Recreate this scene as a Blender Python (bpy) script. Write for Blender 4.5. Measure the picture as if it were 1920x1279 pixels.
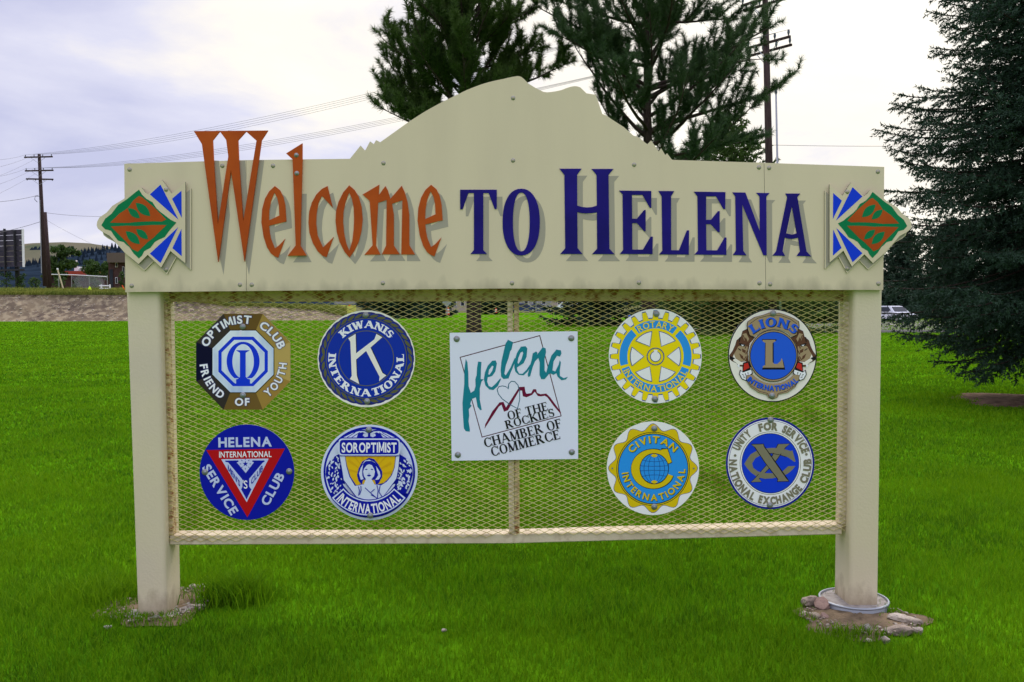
import bpy, math, random
import numpy as np
from mathutils import Vector, Matrix
from mathutils.geometry import tessellate_polygon
random.seed(7); rng = np.random.default_rng(11)
for o in list(bpy.data.objects): bpy.data.objects.remove(o)
sc = bpy.context.scene; COL = sc.collection
R = math.radians

# ------------------------------------------------------------------ camera
F = 1663.0; W0, H0 = 1920.0, 1279.0
CAM = np.array([-0.0176, -4.348, 1.525]); YAW, PITCH, ROLL = 0.0103, 0.0400, -0.0034
_f = np.array([math.sin(YAW)*math.cos(PITCH), math.cos(YAW)*math.cos(PITCH), -math.sin(PITCH)])
_r0 = np.array([math.cos(YAW), -math.sin(YAW), 0.0]); _u0 = np.cross(_r0, _f)
_r = _r0*math.cos(ROLL)+_u0*math.sin(ROLL); _u = -_r0*math.sin(ROLL)+_u0*math.cos(ROLL)
cd = bpy.data.cameras.new('camera'); cam = bpy.data.objects.new('camera', cd); COL.objects.link(cam)
cd.sensor_width = 36; cd.lens = 36*F/W0; cd.clip_start = 0.05; cd.clip_end = 12000
M = Matrix.Identity(4)
for i in range(3):
    M[i][0] = _r[i]; M[i][1] = _u[i]; M[i][2] = -_f[i]; M[i][3] = CAM[i]
cam.matrix_world = M; sc.camera = cam

# ------------------------------------------------------------------ sky and sun
SUN_EL, SUN_AZ = R(52), R(14)      # azimuth from +Y towards +X: the sun stands behind the sign
wd = bpy.data.worlds.new("World"); sc.world = wd; wd.use_nodes = True
nt = wd.node_tree; nt.nodes.clear(); N = nt.nodes.new; L = nt.links.new
out = N('ShaderNodeOutputWorld'); mixs = N('ShaderNodeMixShader')
sky = N('ShaderNodeTexSky'); sky.sky_type = 'NISHITA'; sky.sun_disc = False
sky.sun_elevation = SUN_EL; sky.sun_rotation = SUN_AZ
bg1 = N('ShaderNodeBackground'); bg1.inputs[1].default_value = 0.10; L(sky.outputs[0], bg1.inputs[0])
bg2 = N('ShaderNodeBackground'); bg2.inputs[1].default_value = 1.0
tc = N('ShaderNodeTexCoord'); mp = N('ShaderNodeMapping'); L(tc.outputs['Generated'], mp.inputs[0])
mp.inputs['Scale'].default_value = (1.0, 1.0, 2.3); mp.inputs['Location'].default_value = (16.009, 3.869, 6.197)
nz = N('ShaderNodeTexNoise'); nz.inputs['Scale'].default_value = 2.3; nz.inputs['Detail'].default_value = 8; nz.inputs['Roughness'].default_value = 0.56
nz.inputs['Distortion'].default_value = 0.35
L(mp.outputs[0], nz.inputs[0])
dot = N('ShaderNodeVectorMath'); dot.operation = 'DOT_PRODUCT'; L(tc.outputs['Generated'], dot.inputs[0])
ga, ge = R(24), R(20)
dot.inputs[1].default_value = (math.sin(ga)*math.cos(ge), math.cos(ga)*math.cos(ge), math.sin(ge))
mr = N('ShaderNodeMapRange'); L(dot.outputs['Value'], mr.inputs[0])
mr.inputs[1].default_value = 0.70; mr.inputs[2].default_value = 0.97; mr.inputs[3].default_value = 0.0; mr.inputs[4].default_value = 0.30
sep = N('ShaderNodeSeparateXYZ'); L(tc.outputs['Generated'], sep.inputs[0])
lo = N('ShaderNodeMapRange'); L(sep.outputs[2], lo.inputs[0])            # cloud deck thins towards the horizon
lo.inputs[1].default_value = 0.0; lo.inputs[2].default_value = 0.14; lo.inputs[3].default_value = 0.16; lo.inputs[4].default_value = 0.0
a1 = N('ShaderNodeMath'); a1.operation = 'ADD'; L(nz.outputs[0], a1.inputs[0]); L(mr.outputs[0], a1.inputs[1])
a2 = N('ShaderNodeMath'); a2.operation = 'ADD'; L(a1.outputs[0], a2.inputs[0]); L(lo.outputs[0], a2.inputs[1])
cr = N('ShaderNodeValToRGB'); L(a2.outputs[0], cr.inputs[0]); e = cr.color_ramp.elements
e[0].position = 0.44; e[0].color = (0.50, 0.505, 0.70, 1)
e[1].position = 0.88; e[1].color = (1.06, 1.0, 0.88, 1)
m_ = cr.color_ramp.elements.new(0.60); m_.color = (0.68, 0.67, 0.80, 1)
m_ = cr.color_ramp.elements.new(0.73); m_.color = (0.97, 0.90, 0.79, 1)
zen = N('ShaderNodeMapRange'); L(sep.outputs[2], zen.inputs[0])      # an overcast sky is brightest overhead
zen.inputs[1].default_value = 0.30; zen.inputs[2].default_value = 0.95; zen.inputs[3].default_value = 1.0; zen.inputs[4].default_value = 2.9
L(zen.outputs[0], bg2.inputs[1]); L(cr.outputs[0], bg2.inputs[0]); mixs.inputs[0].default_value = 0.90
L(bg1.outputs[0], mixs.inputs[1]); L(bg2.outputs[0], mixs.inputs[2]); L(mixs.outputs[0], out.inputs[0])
sl = bpy.data.lights.new('sun', 'SUN'); sl.energy = 1.3; sl.angle = R(14); sl.color = (1, 0.95, 0.86)
so = bpy.data.objects.new('sun', sl); COL.objects.link(so)
sd = Vector((math.sin(SUN_AZ)*math.cos(SUN_EL), math.cos(SUN_AZ)*math.cos(SUN_EL), math.sin(SUN_EL)))
so.rotation_euler = sd.to_track_quat('Z', 'Y').to_euler(); so.location = (0, 0, 20)
vs = sc.view_settings; vs.view_transform = 'Standard'; vs.look = 'None'; vs.gamma = 1; vs.exposure = 0.24; vs.use_curve_mapping = False

# ------------------------------------------------------------------ measuring helpers (photo survey -> metres)
def ray(px, py):
    d = _f*F + _r*(px-W0/2) - _u*(py-H0/2); return d/np.linalg.norm(d)
def at(px, py, Y):
    d = ray(px, py); t = (Y-CAM[1])/d[1]; return Vector(CAM+d*t)
def gp(px, py, z=0.0):
    d = ray(px, py); t = (z-CAM[2])/d[2]; return Vector(CAM+d*t)

# ------------------------------------------------------------------ materials
MATS = {}
def lin(c): return tuple((v/255/12.92 if v/255 <= 0.04045 else ((v/255+0.055)/1.055)**2.4) for v in c)
def mat(name, col, rough=0.6, metal=0.0, col2=None, scale=8.0, bump=0.0, bscale=60.0, detail=5, lo_=0.4, hi_=0.65, rnd=None, trans=None, spec=0.12, col3=None, scale3=1.0, stretch=None):
    if name in MATS: return MATS[name]
    m = bpy.data.materials.new(name); m.use_nodes = True; t = m.node_tree; n = t.nodes.new; l = t.links.new
    b = t.nodes['Principled BSDF']; b.inputs['Roughness'].default_value = rough; b.inputs['Metallic'].default_value = metal
    b.inputs['Specular IOR Level'].default_value = spec
    c = n('ShaderNodeTexCoord'); cur = None
    rgb = n('ShaderNodeRGB'); rgb.outputs[0].default_value = (*col, 1); cur = rgb.outputs[0]
    src = c.outputs['Object']
    if stretch:
        mm = n('ShaderNodeMapping'); l(src, mm.inputs[0]); mm.inputs['Scale'].default_value = stretch; src = mm.outputs[0]
    def blend(cur, c2, sc_, a, bb, det=detail):
        no = n('ShaderNodeTexNoise'); no.inputs['Scale'].default_value = sc_; no.inputs['Detail'].default_value = det; l(src, no.inputs[0])
        r_ = n('ShaderNodeMapRange'); r_.inputs[1].default_value = a; r_.inputs[2].default_value = bb; l(no.outputs[0], r_.inputs[0])
        x = n('ShaderNodeMixRGB'); l(r_.outputs[0], x.inputs[0]); l(cur, x.inputs[1]); x.inputs[2].default_value = (*c2, 1); return x.outputs[0]
    if col2: cur = blend(cur, col2, scale, lo_, hi_)
    if col3: cur = blend(cur, col3, scale3, 0.45, 0.62)
    if rnd:
        g = n('ShaderNodeNewGeometry'); x = n('ShaderNodeMixRGB'); mu = n('ShaderNodeMath'); mu.operation = 'MULTIPLY'; mu.inputs[1].default_value = rnd[1]
        l(g.outputs['Random Per Island'], mu.inputs[0]); l(mu.outputs[0], x.inputs[0]); l(cur, x.inputs[1]); x.inputs[2].default_value = (*rnd[0], 1); cur = x.outputs[0]
    l(cur, b.inputs['Base Color'])
    if bump:
        no = n('ShaderNodeTexNoise'); no.inputs['Scale'].default_value = bscale; no.inputs['Detail'].default_value = 6; l(c.outputs['Object'], no.inputs[0])
        bp = n('ShaderNodeBump'); bp.inputs['Strength'].default_value = bump; bp.inputs['Distance'].default_value = 0.02; l(no.outputs[0], bp.inputs['Height']); l(bp.outputs[0], b.inputs['Normal'])
    if trans:
        tr = n('ShaderNodeBsdfTranslucent'); l(cur, tr.inputs[0]); ms = n('ShaderNodeMixShader'); ms.inputs[0].default_value = trans
        o_ = t.nodes['Material Output']; l(b.outputs[0], ms.inputs[1]); l(tr.outputs[0], ms.inputs[2]); l(ms.outputs[0], o_.inputs[0])
    MATS[name] = m; return m
mat('panel_paint', (.735, .622, .425), .45, col2=(.695, .585, .40), scale=1.6, stretch=(3.5, 3.5, .6), bump=.04, bscale=300, col3=(.745, .628, .425), scale3=.6)
mat('post_paint', (.735, .628, .425), .5, col2=(.67, .57, .42), scale=2.0, bump=.10, bscale=90, col3=(.69, .60, .39), scale3=1.2)
mat('panel_edge', (.30, .28, .20), .6)
mat('rail_paint', (.68, .58, .40), .6, col2=(.42, .32, .20), scale=22, lo_=.50, hi_=.75, bump=.1, bscale=70, col3=(.60, .50, .34), scale3=5)
mat('rusty_rail', (.56, .45, .26), .7, col2=(.26, .115, .04), scale=30, lo_=.46, hi_=.66, bump=.15, bscale=70)
mat('mesh_paint', (.64, .55, .20), .6, col2=(.26, .13, .045), scale=5.5, lo_=.50, hi_=.70, col3=(.58, .51, .22), scale3=2.2)
mat('orange_paint', (.50, .090, .012), .4, col2=(.42, .07, .01), scale=5, spec=.08)
mat('navy_paint', (.020, .012, .22), .33, col2=(.012, .008, .14), scale=3, spec=.08)
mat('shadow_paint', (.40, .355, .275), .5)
mat('green_paint', (.004, .20, .07), .4, spec=.08); mat('blue_paint', (.008, .05, .70), .4, spec=.08)
mat('bolt_metal', (.30, .30, .28), .4, .6); mat('bolt_grey', (.30, .33, .36), .4, .3)
mat('painted_bolt', (.42, .37, .26), .45)
mat('white_enamel', (.95, .93, .90), .25); mat('cream_enamel', (.95, .88, .77), .3); mat('plate_white', (.84, .85, .97), .25)
mat('sor_white', (.72, .78, .95), .3)
mat('alu', (.5, .52, .55), .35, .7); mat('black_ink', (.012, .011, .014), .3); mat('ink_blue', (.008, .02, .33), .25)
mat('opt_white', (.86, .94, 1.0), .25, col2=(.50, .62, .84), scale=9, stretch=(1, 1, .25)); mat('opt_blue', (.008, .045, .72), .25)
mat('letter_white', (.95, .94, .97), .25); mat('outline_navy', (.03, .03, .20), .3)
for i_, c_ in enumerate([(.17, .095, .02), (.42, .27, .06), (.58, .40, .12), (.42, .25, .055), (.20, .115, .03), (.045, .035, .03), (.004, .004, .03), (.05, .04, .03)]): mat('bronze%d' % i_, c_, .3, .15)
mat('kiw_blue', (.007, .035, .40), .25); mat('olive', (.13, .13, .055), .4); mat('bone', (.95, .90, .80), .3)
mat('ysm_blue', (.006, .010, .38), .25); mat('red_ink', (.52, .006, .012), .25); mat('pale_blue', (.60, .66, .90), .3)
mat('sun_yellow', (.85, .52, .01), .3); mat('sun_yellow2', (.76, .43, .01), .3)
mat('teal', (.012, .24, .30), .3); mat('maroon', (.17, .006, .04), .3); mat('thin_teal', (.01, .12, .20), .3)
mat('rot_yellow', (.98, .76, .005), .3); mat('rot_blue', (.03, .33, .86), .3); mat('line_blue', (.02, .10, .34), .3)
mat('civ_yellow', (.85, .60, .01), .25, .1); mat('lion_tan', (.42, .30, .17), .35); mat('lion_brown', (.13, .055, .03), .4); mat('lion_blue', (.02, .12, .75), .3)
mat('lion_red', (.6, .03, .02), .3); mat('exc_blue', (.008, .05, .66), .3); mat('grey_ink', (.24, .22, .14), .35); mat('exc_rim', (.01, .012, .28), .3)
mat('grass_ground', (.066, .195, .003), .9, col2=(.100, .25, .004), scale=.35, bump=.6, bscale=30, col3=(.060, .175, .004), scale3=4.0, spec=0)
mat('grass_blade', (.074, .215, .003), .6, col2=(.032, .125, .004), scale=3.1, lo_=.36, hi_=.60, col3=(.100, .235, .003), scale3=.55, rnd=((.20, .36, .006), .72), trans=.4, spec=.05)
mat('soil', (.20, .125, .08), .95, col2=(.09, .055, .035), scale=9, bump=.8, bscale=25, spec=.1)
mat('dirt', (.20, .145, .085), .95, col2=(.11, .08, .048), scale=14, bump=.8, bscale=40, spec=.1)
mat('stone', (.34, .27, .205), .9, col2=(.20, .155, .12), scale=14, bump=1.0, bscale=40, spec=.2)
mat('pale_stone', (.50, .43, .34), .9, col2=(.27, .22, .17), scale=22, bump=1.0, bscale=50, spec=.2)
mat('pink_stone', (.27, .18, .14), .9, col2=(.17, .11, .09), scale=12, bump=.5, bscale=40, spec=.2)
mat('concrete', (.34, .31, .27), .9, col2=(.24, .21, .18), scale=30, bump=.4, bscale=120)
mat('galvanised', (.34, .36, .38), .5, .5, col2=(.34, .36, .38), scale=20)
mat('bank_gravel', (.20, .155, .098), .95, col2=(.105, .08, .06), scale=.35, bump=1.0, bscale=3, col3=(.29, .235, .15), scale3=1.6, spec=0)
mat('dry_grass', (.22, .23, .045), .95, col2=(.12, .16, .03), scale=.4, bump=.8, bscale=3, spec=0)
mat('road', (.17, .155, .145), .9, col2=(.24, .21, .19), scale=.8, bump=.2, bscale=20)
mat('kerb', (.28, .27, .25), .9)
mat('far_ground', (.10, .12, .04), .95, spec=0, col2=(.16, .14, .07), scale=.02)
mat('tan_hill', (.125, .115, .075), .95, spec=0, col2=(.07, .085, .05), scale=.006, lo_=.45, hi_=.6)
mat('forest_hill', (.012, .020, .030), .95, spec=0, col2=(.020, .032, .048), scale=.02)
mat('bark', (.060, .042, .034), .95, col2=(.030, .022, .018), scale=9, bump=.8, bscale=20, spec=.1, stretch=(3, 3, .6))
mat('grey_bark', (.055, .048, .046), .95, col2=(.035, .03, .03), scale=9, bump=.8, bscale=20, spec=.1)
mat('pine_needle', (.060, .105, .022), .6, col2=(.030, .062, .018), scale=1.1, rnd=((.10, .165, .03), .6), trans=.3, spec=.15)
mat('pine_needle_blue', (.056, .100, .040), .6, col2=(.028, .060, .028), scale=1.1, rnd=((.09, .155, .05), .6), trans=.3, spec=.15)
mat('spruce_needle', (.028, .056, .034), .6, col2=(.014, .030, .020), scale=1.4, rnd=((.050, .092, .056), .6), trans=.15, spec=.1)
mat('leaf', (.040, .085, .020), .6, col2=(.018, .045, .014), scale=.5, rnd=((.075, .13, .02), .7), trans=.25, spec=.2)
mat('pole_wood', (.060, .038, .036), .9, col2=(.035, .022, .022), scale=5, stretch=(4, 4, .4))
mat('pole_metal', (.30, .31, .33), .5, .4); mat('wire', (.10, .10, .12), .6); mat('insulator', (.10, .11, .14), .4)
mat('billboard_back', (.070, .062, .085), .8, col2=(.045, .04, .055), scale=1); mat('dark_steel', (.03, .03, .035), .6)
mat('white_paint', (.75, .76, .76), .5); mat('red_paint', (.30, .05, .03), .6); mat('orange_plastic', (.75, .10, .02), .5); mat('lime_plastic', (.55, .80, .02), .5)
mat('brick_wall', (.085, .045, .042), .9, col2=(.06, .035, .032), scale=2); mat('brown_roof', (.12, .095, .075), .9); mat('glass_dark', (.03, .035, .045), .15)
mat('grey_siding', (.30, .30, .30), .8); mat('tan_siding', (.42, .36, .28), .8); mat('roof_grey', (.11, .105, .11), .9)
mat('car_white', (.72, .74, .78), .18); mat('car_blue', (.03, .05, .12), .2); mat('rubber', (.015, .015, .016), .8); mat('tarp_blue', (.03, .12, .60), .5)
mat('sign_back', (.36, .36, .36), .5, .4); mat('lamp_glass', (.6, .6, .62), .2); mat('rim_metal', (.4, .4, .42), .3, .8)
mat('chain', (.30, .31, .31), .5, .5); mat('stake_wood', (.55, .47, .30), .8)

def grime(name, zs, col, nscale, stretch, amt):
    """dirt and water marks of their own ragged shape between the heights zs = (full, none)"""
    t = MATS[name].node_tree; n = t.nodes.new; l = t.links.new; b = t.nodes['Principled BSDF']; src = b.inputs['Base Color'].links[0].from_socket
    c = n('ShaderNodeTexCoord'); m = n('ShaderNodeMapping'); m.inputs['Scale'].default_value = stretch; l(c.outputs['Object'], m.inputs[0])
    no = n('ShaderNodeTexNoise'); no.inputs['Scale'].default_value = nscale; no.inputs['Detail'].default_value = 7; l(m.outputs[0], no.inputs[0])
    sp = n('ShaderNodeSeparateXYZ'); l(c.outputs['Object'], sp.inputs[0]); r1_ = n('ShaderNodeMapRange'); l(sp.outputs[2], r1_.inputs[0])
    r1_.inputs[1].default_value = zs[0]; r1_.inputs[2].default_value = zs[1]; r1_.inputs[3].default_value = .42; r1_.inputs[4].default_value = -.25
    a_ = n('ShaderNodeMath'); a_.operation = 'ADD'; l(no.outputs[0], a_.inputs[0]); l(r1_.outputs[0], a_.inputs[1])
    r2_ = n('ShaderNodeMapRange'); l(a_.outputs[0], r2_.inputs[0]); r2_.inputs[1].default_value = .52; r2_.inputs[2].default_value = .95; r2_.inputs[3].default_value = 0; r2_.inputs[4].default_value = amt
    x = n('ShaderNodeMixRGB'); l(r2_.outputs[0], x.inputs[0]); l(src, x.inputs[1]); x.inputs[2].default_value = (*col, 1); l(x.outputs[0], b.inputs['Base Color'])
grime('post_paint', (.03, .22), (.26, .19, .11), 14, (1, 1, .6), .75)
grime('panel_paint', (1.58, 1.70), (.30, .26, .18), 5, (3, 3, 1.2), .55)

# ------------------------------------------------------------------ mesh helpers
class MB:
    def __init__(s): s.v = []; s.f = []; s.mi = []; s.mats = []
    def m(s, name):
        if name not in s.mats: s.mats.append(name)
        return s.mats.index(name)
    def add(s, vs_, fs, mname):
        b = len(s.v); k = s.m(mname); s.v += [tuple(p) for p in vs_]
        for f in fs: s.f.append(tuple(b+i for i in f)); s.mi.append(k)
    def box(s, c, d, mname, rot=None):
        vs_ = []
        for z in (-1, 1):
            for y in (-1, 1):
                for x in (-1, 1):
                    p = Vector((x*d[0]/2, y*d[1]/2, z*d[2]/2))
                    if rot: p = rot @ p
                    vs_.append(Vector(c)+p)
        s.add(vs_, [(0, 2, 3, 1), (4, 5, 7, 6), (0, 1, 5, 4), (2, 6, 7, 3), (0, 4, 6, 2), (1, 3, 7, 5)], mname)
    def tube(s, pts, rad, n, mname, cap=True):
        pts = [Vector(p) for p in pts]; rad = rad if hasattr(rad, '__len__') else [rad]*len(pts); vs_ = []; up = None
        for i, p in enumerate(pts):
            d = (pts[min(i+1, len(pts)-1)]-pts[max(i-1, 0)]).normalized()
            if up is None: up = Vector((0, 0, 1)) if abs(d.z) < .9 else Vector((1, 0, 0))
            a = d.cross(up).normalized(); b = a.cross(d).normalized(); up = b
            for k in range(n):
                t = 2*math.pi*k/n; vs_.append(p+(a*math.cos(t)+b*math.sin(t))*rad[i])
        fs = [(i*n+k, i*n+(k+1) % n, (i+1)*n+(k+1) % n, (i+1)*n+k) for i in range(len(pts)-1) for k in range(n)]
        if cap: fs += [tuple(range(n))[::-1], tuple((len(pts)-1)*n+k for k in range(n))]
        s.add(vs_, fs, mname)
    def prism(s, loops, y0, y1, mname, side=None, conv=None):
        """loops: [outer, hole...] in plane (x,z); front at y0 (towards camera), back at y1 (None = sheet)"""
        L3 = [[Vector((p[0], p[1], 0)) for p in lp] for lp in loops]
        tris = tessellate_polygon(L3); flat = [p for lp in loops for p in lp]
        fv = [(p[0], y0, p[1]) for p in flat]; fs = []
        for t in tris:
            a, b, c = [Vector(flat[i]) for i in t]
            ar = (b.x-a.x)*(c.y-a.y)-(b.y-a.y)*(c.x-a.x)
            fs.append(tuple(t) if ar > 0 else tuple(t)[::-1])
        s.add(fv, fs, mname)
        if y1 is None: return
        bv = [(p[0], y1, p[1]) for p in flat]; s.add(bv, [f[::-1] for f in fs], side or mname)
        o = 0
        for lp in loops:
            n = len(lp); sa = sum(lp[i][0]*lp[(i+1) % n][1]-lp[(i+1) % n][0]*lp[i][1] for i in range(n))
            vs_ = [(p[0], y0, p[1]) for p in lp]+[(p[0], y1, p[1]) for p in lp]
            q = [(i, (i+1) % n, n+(i+1) % n, n+i) for i in range(n)]
            if (sa > 0) != (o == 0): q = [f[::-1] for f in q]
            s.add(vs_, [f[::-1] for f in q], side or mname); o += 1
    def obj(s, name, parent=None, smooth=False, origin=None):
        me = bpy.data.meshes.new(name); v = s.v
        if origin is not None: v = [(p[0]-origin[0], p[1]-origin[1], p[2]-origin[2]) for p in v]
        me.from_pydata(v, [], s.f)
        for n in s.mats: me.materials.append(MATS[n])
        me.polygons.foreach_set('material_index', s.mi)
        if smooth: me.polygons.foreach_set('use_smooth', [True]*len(s.f))
        me.update(); o = bpy.data.objects.new(name, me); COL.objects.link(o)
        if parent: o.parent = parent
        if origin is not None: o.location = origin
        return o
def thing(name, label, cat, loc=(0, 0, 0), group=None):
    o = bpy.data.objects.new(name, None); COL.objects.link(o); o.location = loc; o.empty_display_size = .1
    o['label'] = label; o['category'] = cat
    if group: o['group'] = group
    return o
def tag(o, label, cat, group=None):
    o['label'] = label; o['category'] = cat
    if group: o['group'] = group
    return o
def struct(o, kind='structure'): o['kind'] = kind; return o
def part(name, mb, t, smooth=False):
    """a part given in world coordinates, parented to thing t (t only translated)"""
    o = mb.obj(name, t, smooth)
    w = Vector(t.location); q = t.parent
    while q: w += Vector(q.location); q = q.parent
    o.data.transform(Matrix.Translation(-w)); return o
def tri_mesh(name, V, T, matn, smooth=False, parent=None):
    """V (n,3) numpy, T (m,3) numpy"""
    me = bpy.data.meshes.new(name); me.vertices.add(len(V)); me.vertices.foreach_set('co', V.astype(np.float32).ravel())
    me.loops.add(T.size); me.loops.foreach_set('vertex_index', T.astype(np.int32).ravel())
    me.polygons.add(len(T)); me.polygons.foreach_set('loop_start', np.arange(0, T.size, 3, dtype=np.int32))
    me.materials.append(MATS[matn]); me.update(calc_edges=True); me.validate()
    o = bpy.data.objects.new(name, me); COL.objects.link(o)
    if parent: o.parent = parent
    return o

# ================================================================== GROUND
def sheet(name, pts, z, matn, kind='structure', n=None):
    mb = MB(); mb.add([(p[0], p[1], z) for p in pts], [tuple(range(len(pts)))], matn); return struct(mb.obj(name), kind)
sheet('ground', [(-3000, -60), (3000, -60), (3000, 6000), (-3000, 6000)], -.03, 'far_ground')
e1 = gp(660, 600.5); e2 = gp(690, 587); e3 = gp(1090, 586.5); e4 = gp(1560, 624); e5 = gp(1960, 626)
sheet('lawn', [(-220, -40), (120, -40), (120, e5.y), (e5.x, e5.y), (e4.x, e4.y), (e3.x, e3.y), (e2.x, e2.y), (e1.x, e1.y), (-220, e1.y)], 0.0, 'grass_ground')
# road strip on the right with its kerb
mb = MB(); mb.add([(e4.x-6, e4.y+.8, .01), (90, e5.y+.8, .01), (90, 78, .01), (e4.x-6, 78, .01)], [(0, 1, 2, 3)], 'road'); struct(mb.obj('road'))
mb = MB(); mb.box(((e4.x+84)/2, e4.y+.35, .05), (90-e4.x+6, .25, .14), 'kerb'); struct(mb.obj('kerb'))

# ================================================================== GRASS BLADES
PATCHES = []
def in_patch(x, y):
    r = np.zeros_like(x, dtype=bool)
    for (cx, cy, rx, ry) in PATCHES:
        a = np.arctan2((y-cy)/ry, (x-cx)/rx); w = 1+.13*np.sin(3*a+cx)+.09*np.sin(7*a+1.3)+.06*np.sin(13*a)
        r |= ((x-cx)/rx)**2+((y-cy)/ry)**2 < w*w
    return r
for (xa, xb, ya, yb) in ((205, 388, 1108, 1172), (1502, 1716, 1132, 1196)):
    cx_ = gp((xa+xb)/2, (ya+yb)/2); PATCHES.append((cx_.x, cx_.y, (gp(xb, (ya+yb)/2).x-gp(xa, (ya+yb)/2).x)/2, (gp(800, ya).y-gp(800, yb).y)/2))
PL_, PR_ = PATCHES
soilc = gp(1890, 752); PATCHES.append((soilc.x+.45, soilc.y, 1.2, 1.0))
def blades(n, x, y, h, w, lean=.5):
    a = rng.uniform(0, 2*np.pi, n); b = rng.uniform(0, 2*np.pi, n); l = rng.uniform(.1, lean, n)*h
    dx, dy = np.cos(a)*w/2, np.sin(a)*w/2; lx, ly = np.cos(b)*l, np.sin(b)*l
    z0 = -.005
    V = np.empty((n, 5, 3))
    V[:, 0] = np.stack([x-dx, y-dy, np.full(n, z0)], 1); V[:, 1] = np.stack([x+dx, y+dy, np.full(n, z0)], 1)
    V[:, 2] = np.stack([x-dx*.8+lx*.35, y-dy*.8+ly*.35, h*.6], 1); V[:, 3] = np.stack([x+dx*.8+lx*.35, y+dy*.8+ly*.35, h*.6], 1)
    V[:, 4] = np.stack([x+lx, y+ly, h], 1)
    base = (np.arange(n)*5)[:, None, None]; T = base+np.array([[0, 1, 3], [0, 3, 2], [2, 3, 4]])[None]
    return V.reshape(-1, 3), T.reshape(-1, 3)
def clump(x, y):   # slow variation of height
    return .5+.25*np.sin(x*2.1+np.sin(y*1.7)*1.3)+.25*np.sin(y*2.9+np.sin(x*2.3+1)*1.5)
Vs, Ts, off = [], [], 0
for (d0, d1, dens, hh, ww) in [(3.0, 5.2, 8000, .053, .0036), (5.2, 7.5, 4800, .051, .0054), (7.5, 11, 2100, .048, .009), (11, 18, 750, .048, .015), (18, 34, 180, .048, .03), (34, 60, 42, .05, .06), (60, 94, 12, .05, .10)]:
    hw0, hw1 = d0*.62+.4, d1*.62+.6
    n = int((hw0+hw1)*(d1-d0)*dens)
    yy = rng.uniform(d0, d1, n); xx = rng.uniform(-1, 1, n)*(yy*.62+.5)
    X = xx+CAM[0]; Y = yy+CAM[1]; k = ~in_patch(X, Y); X, Y = X[k], Y[k]; n = len(X)
    H = hh*(.55+.6*clump(X, Y))*rng.uniform(.6, 1.35, n)
    # longer tufts round the posts
    for (cx, cy, rx, ry) in PATCHES[:2]:
        q = np.sqrt(((X-cx)/rx)**2+((Y-cy)/ry)**2); H *= 1+.5*np.exp(-((q-1.15)/.22)**2)*(Y > cy)-.35*np.exp(-((q-1.2)/.3)**2)*(Y < cy)
    V, T = blades(n, X, Y, H, ww*rng.uniform(.7, 1.3, n), .9)
    Vs.append(V); Ts.append(T+off); off += len(V)
# the unmown tuft beside the left post and sparse weeds on the bare patches
for (cx, cy, sx, sy, n, h) in [(gp(440, 1128).x, gp(440, 1128).y, .085, .06, 1300, .13), (-2.10, .30, .16, .12, 900, .10), (PL_[0], PL_[1]-PL_[3]*.7, PL_[2]*.6, .05, 900, .04), (PL_[0]-PL_[2]*.8, PL_[1], .07, .12, 700, .04), (PL_[0], PL_[1]+.05, PL_[2]*.6, .1, 300, .025), (PR_[0], PR_[1], PR_[2]*.7, PR_[3]*.6, 200, .025), (PR_[0]+PR_[2]*.6, PR_[1]+.08, .04, .03, 90, .05), (PR_[0]-PR_[2]*.45, PR_[1]-PR_[3]*.9, .08, .03, 300, .05)]:
    X = cx+rng.normal(0, sx, n); Y = cy+rng.normal(0, sy, n)
    V, T = blades(n, X, Y, h*rng.uniform(.5, 1.3, n), .005*rng.uniform(.7, 1.3, n), 1.0); Vs.append(V); Ts.append(T+off); off += len(V)
g = tri_mesh('grass', np.concatenate(Vs), np.concatenate(Ts), 'grass_blade'); struct(g, 'stuff'); tag(g, 'short lush green lawn grass under and around the sign', 'grass')

# bare ground round the posts, soil under the spruce
def patch(name, cx, cy, rx, ry, z, matn, hump=.02):
    mb = MB(); rings = 7; n = 36; vs_ = [(cx, cy, z+hump)]; fs = []
    for i in range(1, rings+1):
        t = i/rings
        for k in range(n):
            a = 2*math.pi*k/n; w = 1.1*(1+.13*math.sin(3*a+cx)+.09*math.sin(7*a+1.3))
            vs_.append((cx+rx*w*t*math.cos(a), cy+ry*w*t*math.sin(a), z+hump*(1-t*t)+(random.uniform(-.006, .006) if t < 1 else 0)))
    for k in range(n): fs.append((0, 1+k, 1+(k+1) % n))
    for i in range(rings-1):
        for k in range(n):
            a, b = 1+i*n+k, 1+i*n+(k+1) % n; fs.append((a, a+n, b+n, b))
    mb.add(vs_, fs, matn); return struct(mb.obj(name, smooth=True))
patch('bare_ground', *PATCHES[0], .006, 'dirt'); patch('bare_ground', *PATCHES[1], .006, 'dirt'); patch('soil_patch', *PATCHES[2], .006, 'soil', .05)

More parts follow.
